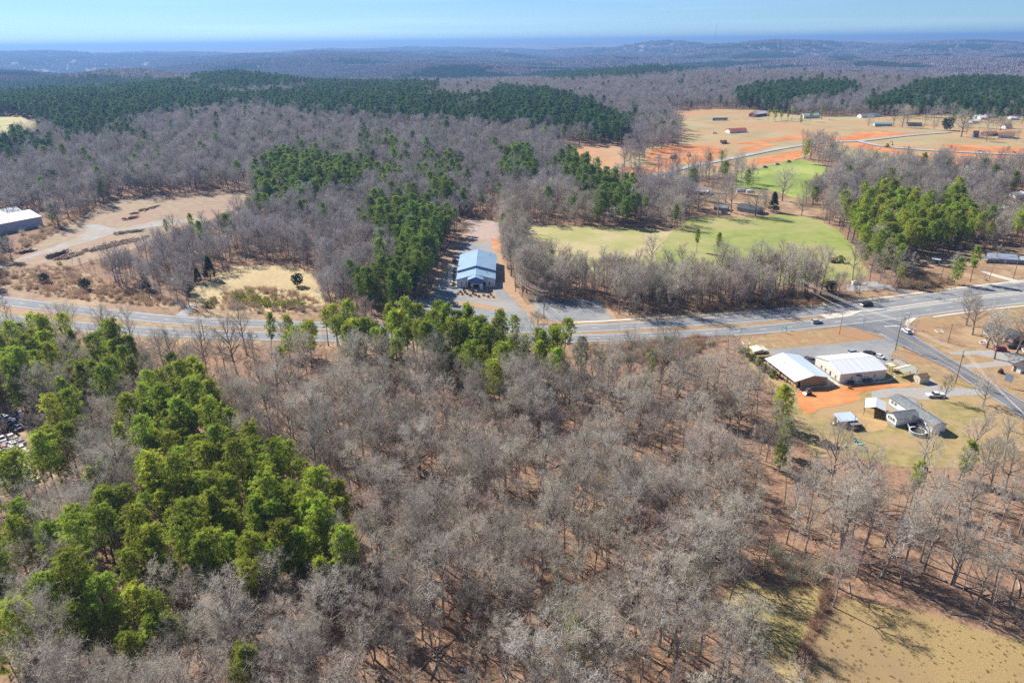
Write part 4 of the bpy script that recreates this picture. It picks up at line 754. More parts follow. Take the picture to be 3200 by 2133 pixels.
# ---------------------------------------------------------------- poles, wires, rails, signs
def vert_at(base, u, v):
    """height on the vertical through base seen at photo pixel (u, v)"""
    d = ray(u, v); k = math.hypot(base[0], base[1])/math.hypot(d[0], d[1]); return CAMH+d[2]*k
def fpx(x0, y0, k): return lambda u, v: (x0+u*k, y0+v*k)
def upole(name, label, base, top_px, arms=1, rz=.3, r=.16, trans=False, lamp=False):
    hgt_ = max(5, min(14.5, vert_at(base, *top_px)-base[2])); t = thing(name, label, 'pole', (base[0], base[1], base[2]), rz); MB().tube([(0, 0, -.3), (0, 0, hgt_)], [r*1.2, r*.8], 8).obj('shaft', m_pole, t)
    for i in range(arms):
        z = hgt_-.4-.9*i; bx('cross_arm', m_pole, t, -1.2, 1.2, -.12, .0, z-.07, z+.07)
        for x_ in (-1.1, -.4, .4, 1.1): MB().tube([(x_, -.06, z+.07), (x_, -.06, z+.3)], .06, 6).obj('insulator', m_insul, t)
    if trans: MB().tube([(.45, 0, hgt_-2.8), (.45, 0, hgt_-1.7)], .33, 10).obj('transformer', m_insul, t)
    if lamp: MB().tube([(0, 0, hgt_-.1), (1.3, 0, hgt_+.1)], .05, 5).obj('lamp_arm', m_metal, t); bx('lamp_head', m_insul, t, 1.2, 1.8, -.15, .15, hgt_, hgt_+.15)
    t['_h'] = hgt_; return t
qC, qT5, qA, qB, qT4, qHH, qLF, qE, qR6 = fpx(2750, 850, .19133), fpx(2960, 960, .19139), fpx(2200, 850, .42499), fpx(2300, 920, .2125), fpx(2840, 780, .15306), fpx(1300, 720, .22321), fpx(0, 450, .42499), fpx(2550, 1200, .19125), fpx(2000, 350, .51)
p1 = upole('utility_pole', 'wooden utility pole at the corner of the parking lot by the side road', C(250, 1265), qC(345, 790), 2, .5)
p2 = upole('utility_pole', 'wooden utility pole with white transformer beside the side road', T5(135, 1240), qT5(255, 700), 1, .5, trans=True)
p3 = upole('guy_pole', 'bare thin wooden pole in the brick house yard', C(1110, 1150), qC(1180, 840), 0, 0, .12)
p4 = upole('utility_pole', 'wooden utility pole with white transformers beyond the far kerb', A(675, 255), qA(705, 50), 2, .6, trans=True)
p5 = upole('light_pole', 'slender bare pole on the grass island by the parking lot', B(1518, 590), qB(1558, 305), 0, 0, .1)
p6 = upole('utility_pole', 'pale wooden utility pole beside the small roadside pine', T4(620, 740), qT4(720, 255), 1, .2); p7 = upole('utility_pole', 'pale wooden utility pole by the concrete drive', T4(2130, 600), qT4(2250, 115), 1, .2, trans=True)
p8 = upole('utility_pole', 'wooden utility pole with street light in a brown shrub island', HH(1790, 1235), qHH(1800, 850), 2, .1, lamp=True); p9 = upole('utility_pole', 'wooden utility pole with transformers beside the hall', HH(1395, 860), qHH(1383, 600), 1, .9, trans=True)
p10 = upole('utility_pole', 'wooden utility pole on the near verge opposite the field entrance', LF(1507, 1452), qLF(1492, 1290), 1, .4); p11 = upole('utility_pole', 'wooden utility pole above the brushy bank by the log yard', LF(1108, 1160), qLF(1072, 965), 1, .6)
p12 = upole('light_pole', 'thin street light beside the small cream canopy', B(172, 850), qB(205, 630), 0, .2, .08, lamp=True); p13 = upole('yard_pole', 'thin wooden yard pole in front of the coop shed', E(580, 860), qE(637, 505), 0, .3, .1)
p14 = upole('utility_pole', 'wooden utility pole rising from the bare tree belt', G(2127, 962), (2132.6, 895), 1, .2)
def wires(a, b, offs_, drop, sag, label, grp):
    """a, b: poles or points"""
    def tip(o, k):
        if isinstance(o, tuple): return Vector(o)
        x_ = offs_[k]; return Vector((o.location.x+x_*math.cos(o.rotation_euler.z), o.location.y+x_*math.sin(o.rotation_euler.z), o.location.z+o['_h']-drop))
    for k in range(len(offs_)):
        A_, B_ = tip(a, k), tip(b, k)
        if isinstance(b, tuple): B_ = B_+Vector((0, offs_[k], 0))
        pts = [A_.lerp(B_, i/14)-Vector((0, 0, sag*4*(i/14)*(1-i/14))) for i in range(15)]; tag(MB().tube(pts, .034, 4).obj('power_line', m_wire), label, 'wire', grp)
X4 = (-1.1, -.4, .4, 1.1)
wires(p4, p1, X4, .1, 1.6, 'power line spanning the highway from the far kerb pole to the lot corner pole', 'lines over the highway'); wires(p1, p2, X4, .1, 1.2, 'power line between the lot corner pole and the transformer pole', 'lines along the side road'); wires(p4, p1, (0., .3), 2.5, 2.2, 'low cable spanning the highway to the lot corner pole', 'low cables over the highway')
wires(p11, p10, X4, .1, 1.5, 'power line crossing the highway by the field entrance', 'lines over the highway by the field entrance'); e_ = G(-260, 800, 11.5); wires(p11, (e_[0], e_[1], 11.5), X4, .1, 2.0, 'power line running above the brushy bank and log yard', 'lines above the log yard'); wires(p9, p8, X4, .1, 1.0, 'power line between the hall pole and the shrub island pole', 'lines by the hall'); wires(p9, p8, (0., .25), 2.0, 1.6, 'low cable between the hall pole and the shrub island pole', 'low cables by the hall')
q_ = G(3330, 1400, 11); wires(p2, (q_[0], q_[1], 11.0), X4, .1, 1.5, 'power line running on along the side road from the transformer pole', 'lines on along the side road'); wires(p6, p7, (-1.0, 0., 1.0), .1, .8, 'power line along the far verge between the two pale poles', 'lines on the far verge')
for o in (p1, p2, p3, p4, p5, p6, p7, p8, p9, p10, p11, p12, p13, p14): del o['_h']
def guardrail(label, pts, step=2.0, hnd=False):
    P = resample(catmull(pts, 8)[:, :2], step); t = thing('guardrail', label, 'guardrail', (P[0][0], P[0][1], 0)); o = P[0]; pm = MB().box(-.07, .07, -.07, .07, 0, .8 if not hnd else 1.05).mesh('post', m_pole)
    for q in P: link('post', pm, t, (q[0]-o[0], q[1]-o[1], 0))
    for z0, z1 in ((.5, .8),) if not hnd else ((.55, .62), (1.02, 1.1)):
        v = [(q[0]-o[0], q[1]-o[1]-.08, z) for q in P for z in (z0, z1)]; n = len(P); mb = MB().add(v+[(a_, b_+.07, c_) for a_, b_, c_ in v], [(2*i, 2*i+2, 2*i+3, 2*i+1) for i in range(n-1)]+[(2*n+2*i+1, 2*n+2*i+3, 2*n+2*i+2, 2*n+2*i) for i in range(n-1)]+[(2*i+1, 2*i+3, 2*n+2*i+3, 2*n+2*i+1) for i in range(n-1)]); mb.obj('rail', m_metal if not hnd else m_post, t)
    return t
guardrail('galvanised guardrail behind the sidewalk on the far side of the highway', [A(-330, 340), A(-100, 325), A(150, 307), A(300, 294), A(432, 281)]); guardrail('guardrail along the near verge beside the rusty brush', [MI(1975, 1467), MI(2352, 1452), A(0, 484), A(130, 478), A(250, 470)]); guardrail('dark pipe handrail along the far sidewalk by the brush bank', [T4(285, 885), T4(600, 840), T4(960, 795)], 2.5, True); guardrail('galvanised guardrail near the hall parking lot corner', [MI(2290, 1290), MI(2420, 1272), MI(2500, 1265)])
def sign(name, label, p, rz, w_, z0, z1, face, back, extra=None):
    t = thing(name, label, 'sign', (p[0], p[1], 0), rz); 
    for x_ in ((-w_*.3, w_*.3) if w_ > 1.2 else (0,)): MB().box(x_-.05, x_+.05, -.02, .06, 0, z1-.1).obj('post', m_metal, t)
    bx('panel', face, t, -w_/2, w_/2, -.08, -.03, z0, z1); bx('backing', back, t, -w_/2, w_/2, -.03, -.02, z0, z1)
    if extra: extra(t)
    return t
m_sgn = flat('sign_green', (.02, .42, .27), .4)
def gtext(t):
    for a_, b_, c_, d_ in ((-.9, .1, 2.6, 2.8), (-.8, .7, 2.2, 2.4), (-.9, .9, 1.45, 1.85)): MB().box(a_, b_, -.095, -.085, c_, d_).obj('lettering', m_white, t)
    for a_, b_, c_, d_ in ((-1.17, 1.17, 2.93, 2.98), (-1.17, 1.17, 1.36, 1.4), (-1.17, -1.13, 1.4, 2.93), (1.13, 1.17, 1.4, 2.93)): MB().box(a_, b_, -.095, -.085, c_, d_).obj('border', m_white, t)
p = B(705, 565); sign('road_sign', 'green highway guide sign on the grass island', p, math.radians(-55), 2.4, 1.3, 3.0, m_sgn, m_metal, gtext); p = B(280, 225); sign('road_sign', 'small white road sign by the end of the guardrail', p, .1, .7, 1.3, 2.2, m_white, m_metal); p = C(400, 830); sign('stop_sign', 'stop sign seen from behind at the side road corner', p, math.radians(205), .75, 1.7, 2.5, flat('stop_red', (.4, .02, .02)), m_post); p = T5(968, 1300); sign('billboard', 'dark board sign on posts beside the side road', p, math.radians(-60), 2.6, 2.2, 5.2, m_greyw, flat('board_back', (.18, .17, .18))); p = HH(1420, 1050); sign('church_sign', 'white sign board beside the hall drive', p, math.radians(-50), 1.6, .5, 1.8, m_white, m_frame); p = MI(2258, 1248); sign('road_sign', 'white notice board right of the overflow parking lot', p, .2, 1.2, .6, 1.9, m_white, m_frame); p = B(745, 520); sign('road_sign', 'small grey sign back beside the green guide sign', p, 1.0, .7, 1.6, 2.3, m_metal, m_metal)
# drain kerbs, fountain, fences, logs
for i, (p, lb) in enumerate(((C(968, 968), 'square concrete drain kerb in the brick house yard'), (LF(965, 1327), 'square concrete drain kerb in the left median'), (LF(1553, 1361), 'square concrete drain kerb in the median by the field entrance'), (B(150, 718), 'square concrete drain kerb beside the small cream canopy'))):
    t = tag(MB().box(-1.5, 1.5, -1.5, -1.1, 0, .2).box(-1.5, 1.5, 1.1, 1.5, 0, .2).box(-1.5, -1.1, -1.1, 1.1, 0, .2).box(1.1, 1.5, -1.1, 1.1, 0, .2).obj('drain_inlet', m_conc), lb, 'drain'); t.location = (p[0], p[1], .02)
p = T5(595, 590); t = thing('fountain', 'white tiered garden fountain in the brick house yard', 'fountain', (p[0], p[1], 0))
for nm, prof in (('basin', [(1.5, 0), (1.6, .45), (1.4, .45), (1.3, .25)]), ('bowl', [(.15, .2), (.15, 1.0), (.65, 1.2), (.6, 1.25), (.1, 1.05)]), ('finial', [(.1, 1.05), (.08, 1.6), (.35, 1.7), (.05, 1.75), (.06, 2.1), (0.01, 2.2)])):
    v = [(r_*c, r_*s, z_) for r_, z_ in prof for c, s in ring]; MB().add(v, [(j*n+i, j*n+(i+1) % n, (j+1)*n+(i+1) % n, (j+1)*n+i) for j in range(len(prof)-1) for i in range(n)]).obj(nm, m_frame, t)
def fence(label, pts, h, m, step=3.0):
    P = resample(np.array([p[:2] for p in pts]), step); o = P[0]; t = thing('fence', label, 'fence', (o[0], o[1], 0)); pm = MB().box(-.04, .04, -.04, .04, 0, h).mesh('post', m)
    for q in P: link('post', pm, t, (q[0]-o[0], q[1]-o[1], 0))
    for z in (h*.45, h*.95): MB().tube([(q[0]-o[0], q[1]-o[1], z) for q in P], .03, 4).obj('rail', m, t)
fence('grey chain-link fence along the gravel pad front', [A(1130, 138), A(1270, 128), A(1400, 112)], 1.8, m_metal); fence('grey board fence behind the cream building', [A(1360, 625), A(1440, 648), A(1530, 700)], 1.6, m_greyw, 1.0); fence('low wire fence between the two metal buildings', [F(1150, 800), F(1240, 800), F(1330, 780)], 1.2, m_metal, 1.5)
p = A(1095, 95); t = thing('equipment_cabinet', 'white equipment cabinet on the fenced gravel pad', 'cabinet', (p[0], p[1], .05), .3); bx('cabinet', m_whitew, t, 0, 2.5, 0, 1.5, 0, 1.8); bx('pipe_rack', m_metal, t, 2.6, 5, .4, .9, 0, .7); bx('pipe_rack', m_conc, t, 3, 7, -2, -1.4, 0, .35)
p = R6(1195, 918); simple_house('field_ruin', 'small ruined shed with brush in the green field', R6(1170, 925), R6(1200, 925), 3, 1.8, 2.6, m_brnroof, m_wood, 'shed')
m_log = mat('cut_logs', (.50, .35, .25), (.32, .21, .145), scale=1.5, rnd=.3); m_dlog = mat('dark_logs', (.07, .06, .055), (.04, .035, .03), scale=1.5); LOGM = {}
def log_pile(label, P, Q, n, Lm, m, wid=2.5, seed=0, hz=1.2):
    r = random.Random(seed); t = thing('log_pile', label, 'log pile', (P[0], P[1], P[2])); 
    if m.name not in LOGM: LOGM[m.name] = [MB().tube([(-.5, 0, 0), (0, .01, .01), (.5, 0, 0)], [1, .93, .85], 7).mesh('log', m) for _ in range(1)]
    me = LOGM[m.name][0]; ang = yaw(P, Q)
    for i in range(n):
        f = r.random(); q = np.array(P)+(np.array(Q)-np.array(P))*f; rad = r.uniform(.16, .36); o = link('log', me, t, (q[0]-P[0]+r.uniform(-1, 1)*wid, q[1]-P[1]+r.uniform(-1, 1)*wid, r.uniform(.15, hz))); L = Lm*r.uniform(.5, 1.1); o.scale = (L, rad, rad); o.rotation_euler = (0, r.uniform(-.15, .15), ang+r.gauss(.15, .5))
log_pile('long windrow of cut reddish logs and brush along the log yard', LF(640, 790), LF(1050, 690), 190, 4, m_log, 4.5, 1); log_pile('heap of pale split logs near the dark timber stack', LF(440, 850), LF(570, 810), 70, 4.5, m_log, 3.4, 2); log_pile('dark brushy log heap beside the gravel track', LF(850, 665), LF(1040, 640), 60, 4, mat('grey_logs', (.34, .26, .21)), 2, 3); log_pile('stack of charred black timbers beside the gravel track', LF(370, 840), LF(500, 795), 30, 9, m_dlog, 1.6, 4, 1.6); log_pile('dark brown windrow in the middle of the clearing', LF(920, 560), LF(1010, 540), 30, 4, mat('brown_logs', (.36, .25, .165)), 1.5, 5, 1.6); log_pile('brown windrow with red earth behind the clearing track', LF(1040, 495), LF(1160, 460), 36, 4, mat('brown_logs', (.36, .25, .165)), 1.8, 6, 1.4); log_pile('small dark brush heap at the upper end of the clearing', LF(960, 518), LF(1015, 510), 14, 4, mat('brown_logs', (.36, .25, .165)), 1, 7); log_pile('stack of dark boards beside the gravel track entrance', LF(145, 805), LF(240, 790), 24, 5, m_dlog, 1.2, 8); log_pile('scattered cut logs below the brushy bank', LF(100, 890), LF(180, 885), 20, 4, m_log, 1.5, 9); log_pile('low dark brush heap near the warehouse trees', LF(620, 548), LF(650, 545), 10, 3, mat('brown_logs', (.36, .25, .165)), .8, 10)

# ---------------------------------------------------------------- tree models
m_bark = mat('bare_bark', (.42, .37, .32), (.17, .14, .12), scale=1.2, rnd=.22, rough=.95, spec=.1)
m_twig = mat('bare_twigs', (.51, .455, .37), rnd=.30, rough=.95, spec=.1, trans=.22)
m_twig_red = mat('bare_twigs_red', (.48, .36, .32), rnd=.2, rough=.95, spec=.1, trans=.4)
m_pbark = mat('pine_bark', (.20, .135, .10), (.13, .09, .07), scale=1.5, rnd=.2, rough=.95, spec=.1)
m_pine = mat('pine_needles', (.43, .51, .075), rnd=.26, attr='tone', trans=.42, rough=.6, spec=.25)
m_pine_mid = mat('pine_needles_green', (.30, .405, .08), rnd=.25, attr='tone', trans=.35, rough=.6)
m_pine_dark = mat('plantation_needles', (.16, .275, .09), rnd=.28, attr='tone', trans=.3, rough=.6)
m_twig_haze = mat('haze_tinted_twigs', (.395, .36, .34), rnd=.26, rough=.95, spec=.1, trans=.3)  # far woods: the purplish tint of distant air is put into the twig colour
m_cedar = mat('cedar_needles', (.05, .085, .03), rnd=.25, attr='tone', trans=.1, rough=.7)
m_shrub = mat('shrub_leaves', (.44, .44, .06), rnd=.25, attr='tone', trans=.2, rough=.7)
m_broom = mat('brown_brush', (.48, .34, .22), rnd=.3, rough=.95, spec=.1, trans=.4)
m_oak = mat('russet_leaves', (.36, .16, .05), rnd=.2, attr='tone', trans=.2)

def rvec(r): 
    while True:
        v = Vector((r.uniform(-1, 1), r.uniform(-1, 1), r.uniform(-1, 1)))
        if .05 < v.length < 1: return v.normalized()
def twig(mb, a, b, w, r):
    d = b-a; s = d.cross(rvec(r)); s = s.normalized()*w*.5 if s.length > 1e-5 else Vector((w*.5, 0, 0))
    mb.add([a-s, a+s, b], [(0, 1, 2)])
def bare_tree(seed, Ht, Rc, tr, clear=.4, nl=9, n2=6, n3=6, n4=7, up=.9, tw=.04, fork=False):
    """returns (trunk mesh builder, crown mesh builder)"""
    r = random.Random(seed); T = MB(); Cn = MB()
    lean = Vector((r.uniform(-.05, .05), r.uniform(-.05, .05), 1))
    top = Ht*(.72 if fork else .9); axis = [Vector((0, 0, -.2))]; k = 7
    for i in range(1, k+1):
        t = i/k; axis.append(Vector((lean.x*top*t+r.uniform(-.12, .12), lean.y*top*t+r.uniform(-.12, .12), top*t)))
    T.tube(axis, [tr*1.25]+[tr*(1-.88*(i/k)**1.1) for i in range(1, k+1)], 6)
    def axis_at(t):
        f = t*k; i = min(int(f), k-1); return axis[i].lerp(axis[i+1], f-i)
    for q in range(nl):
        t = clear+(1-clear)*(q+.4)/nl*.98; p = axis_at(t); az = q*2.4+r.uniform(-.5, .5)
        pr = math.sin(math.pi*min(1, .18+.82*(t-clear)/(1-clear)))**.6
        L = Rc*(.75+.4*r.random())*(0.55+.6*pr); el = up*(.55+.6*(t-clear)/(1-clear))+r.uniform(-.12, .12)
        dirn = Vector((math.cos(az)*math.cos(el), math.sin(az)*math.cos(el), math.sin(el)))
        pts = [p]; cur = p.copy(); dd = dirn.copy()
        for s in range(4):
            dd = (dd+Vector((r.uniform(-.22, .22), r.uniform(-.22, .22), .12+r.uniform(-.1, .18)))).normalized(); cur = cur+dd*L/4; pts.append(cur.copy())
        lr = tr*(.62-.3*(t-clear)); T.tube(pts, [lr, lr*.75, lr*.5, lr*.3, lr*.14], 4, cap=False)
        for j in range(n2):
            s = .3+.7*(j+r.random()*.8)/n2; f = min(s*4, 3.999); i = int(f); a = pts[i].lerp(pts[i+1], f-i)
            base = (pts[i+1]-pts[i]).normalized(); d2 = (base*.75+rvec(r)*.85+Vector((0, 0, .35))).normalized()
            l2 = L*(.42+.3*r.random())*(1.05-.4*s); b = a+d2*l2*.5+rvec(r)*l2*.06; c = b+(d2+rvec(r)*.4+Vector((0, 0, .2))).normalized()*l2*.5
            w2 = max(.02, lr*.3*(1-.6*s)); Cn.tube([a, b, c], [w2, w2*.65, w2*.3], 3, cap=False)
            for m in range(n3):
                u = .2+.8*(m+r.random())/n3; a3 = a.lerp(b, u*2) if u < .5 else b.lerp(c, min(1, u*2-1))
                d3 = (d2*.6+rvec(r)*.9+Vector((0, 0, .3))).normalized(); l3 = l2*(.35+.3*r.random()); e3 = a3+d3*l3; twig(Cn, a3, e3, tw*1.5, r)
                for x in range(n4):
                    a4 = a3.lerp(e3, .15+.85*r.random()); d4 = (d3*.55+rvec(r)+Vector((0, 0, .25))).normalized(); twig(Cn, a4, a4+d4*l3*(.45+.5*r.random()), tw, r)
    return T, Cn
def tone_attr(me, tones, per):
    at = me.color_attributes.new('tone', 'FLOAT_COLOR', 'POINT'); buf = np.ones((len(me.vertices), 4), np.float32)
    buf[:, :3] = np.asarray(tones, np.float32); at.data.foreach_set('color', buf.ravel())
def tuft(V, Fc, Tn, c, out, rad, n, w, r, tone):
    for _ in range(n):
        d = (out*.55+rvec(r)).normalized(); s = d.cross(rvec(r)); s = s.normalized()*w*rad*.5 if s.length > 1e-4 else Vector((w*rad*.5, 0, 0))
        o = len(V); a = c+d*rad*.12
        V += [tuple(a-s), tuple(a+s), tuple(c+d*rad*(.7+.5*r.random()))]; Fc.append((o, o+1, o+2)); Tn += [tone]*3
def pine_tree(seed, Ht, Rc, tr, base=.48, nb=46, nt=6, nn=20, rad=.62, ragged=.25):
    r = random.Random(seed); T = MB()
    lean = (r.uniform(-.03, .03), r.uniform(-.03, .03)); ax = [Vector((lean[0]*Ht*t, lean[1]*Ht*t, Ht*t-.2)) for t in (0, .25, .5, .75, .98)]
    T.tube(ax, [tr*1.15, tr*.9, tr*.72, tr*.45, tr*.08], 6)
    V, Fc, Tn = [], [], []
    for q in range(nb):
        t = base+(1-base)*((q+.5)/nb)**.9; f = (t-base)/(1-base); p = Vector((lean[0]*Ht*t, lean[1]*Ht*t, Ht*t-.2))
        prof = (1-((f-.42)/.62)**2)**.6 if f > .42 else .55+.45*f/.42; L = max(.35, Rc*prof*(1-ragged+2*ragged*r.random()*.75)); az = q*2.39996+r.uniform(-.4, .4); el = -.05+.75*f+r.uniform(-.15, .2)
        d = Vector((math.cos(az)*math.cos(el), math.sin(az)*math.cos(el), math.sin(el))); e = p+d*L+Vector((0, 0, .12*L)); T.tube([p, p+d*L*.55, e], [tr*.18, tr*.12, tr*.05], 3, cap=False)
        tb = .6+.6*r.random()
        for j in range(nt):
            s = .5+.5*((j+r.random())/nt); c = p.lerp(e, s)+rvec(r)*(.35+L*.17*s); k = tb*(.85+.3*r.random()); tuft(V, Fc, Tn, c, (d+Vector((0, 0, .5))).normalized(), rad*(.75+.5*r.random()), nn, .17, r, (k*1.02, k, k*.95))
    for j in range(5):
        k = .9+.3*r.random(); tuft(V, Fc, Tn, Vector((lean[0]*Ht, lean[1]*Ht, Ht*(.985-.02*j)))+rvec(r)*.25, Vector((0, 0, 1)), rad, nn, .3, r, (k, k, k))
    return T, (V, Fc, Tn)
def leaf_mesh(name, V, Fc, Tn, m):
    me = bpy.data.meshes.new(name); me.from_pydata(V, [], Fc); me.materials.append(m); tone_attr(me, Tn, 1); me.update(); return me
def blob_plant(seed, Rx, Rz, n, rad, nn, shape='round', z0=.0, w=.32):
    r = random.Random(seed); V, Fc, Tn = [], [], []
    for _ in range(n):
        d = rvec(r); f = r.random()**.4
        if shape == 'cone':
            t = r.random()**.8; rr = Rx*(1-t)**.75*(.5+.5*r.random()); a = r.uniform(0, 6.283); c = Vector((rr*math.cos(a), rr*math.sin(a), z0+2*Rz*t)); out = Vector((math.cos(a), math.sin(a), .7)).normalized()
        else:
            c = Vector((d.x*Rx*f, d.y*Rx*f, z0+Rz+d.z*Rz*f)); out = d
        k = .7+.55*r.random(); tuft(V, Fc, Tn, c, out, rad*(.7+.6*r.random()), nn, w, r, (k, k, k*.95))
    return V, Fc, Tn
def brush(seed, R, Hh, n, w):
    r = random.Random(seed); mb = MB()
    for _ in range(n):
        a = r.uniform(0, 6.283); q = R*.6*r.random(); p = Vector((q*math.cos(a), q*math.sin(a), 0)); d = Vector((math.cos(a)*.6*r.random()*R, math.sin(a)*.6*r.random()*R, Hh*(.5+.6*r.random()))); e = p+d; twig(mb, p, e, w*1.6, r)
        for _ in range(4):
            s = p.lerp(e, .3+.7*r.random()); twig(mb, s, s+(rvec(r)+Vector((0, 0, .5)))*Hh*.28, w, r)
    return mb

BARE = []; PINE = []      # lists of (trunk mesh, crown mesh, height)
for i, (Ht, Rc, tr, cl, nl, n2, n3, n4, up, fk) in enumerate([
        (17, 4.6, .25, .42, 10, 6, 6, 8, .95, False), (19, 6.0, .33, .36, 12, 7, 6, 8, .8, False), (15, 3.3, .17, .45, 9, 5, 6, 8, 1.05, False),
        (16, 5.2, .27, .32, 12, 6, 6, 8, .75, True), (20, 4.6, .28, .48, 10, 7, 6, 8, 1.0, False), (13, 2.8, .13, .4, 8, 5, 6, 8, 1.1, False),
        (18, 7.0, .44, .28, 13, 8, 7, 8, .7, True), (16, 3.6, .2, .4, 10, 6, 6, 8, .95, False), (18, 2.6, .15, .55, 8, 5, 6, 7, 1.15, False), (14, 5.4, .3, .25, 9, 7, 7, 9, .55, True), (19, 4.0, .22, .5, 7, 6, 5, 6, .85, False)]):
    T, Cn = bare_tree(100+i, Ht, Rc, tr, cl, nl, n2, n3, n4-1, up, .036, fk)
    BARE.append((T.mesh('bare_trunk', m_bark), Cn.mesh('bare_crown', m_twig_red if i in (5, 9) else m_twig), Ht))
for i, (Ht, Rc, tr, base, nb, rg) in enumerate([(19, 3.5, .25, .46, 46, .35), (21, 3.8, .28, .54, 46, .4), (17, 3.2, .2, .38, 44, .35), (18, 2.6, .2, .42, 40, .5), (22, 3.2, .26, .58, 40, .45), (14, 2.9, .16, .22, 46, .3)]):
    T, (V, Fc, Tn) = pine_tree(300+i, Ht, Rc, tr, base, nb, 10, 26, .6, rg)
    PINE.append((T.mesh('pine_trunk', m_pbark), leaf_mesh('pine_crown', V, Fc, Tn, m_pine), Ht))

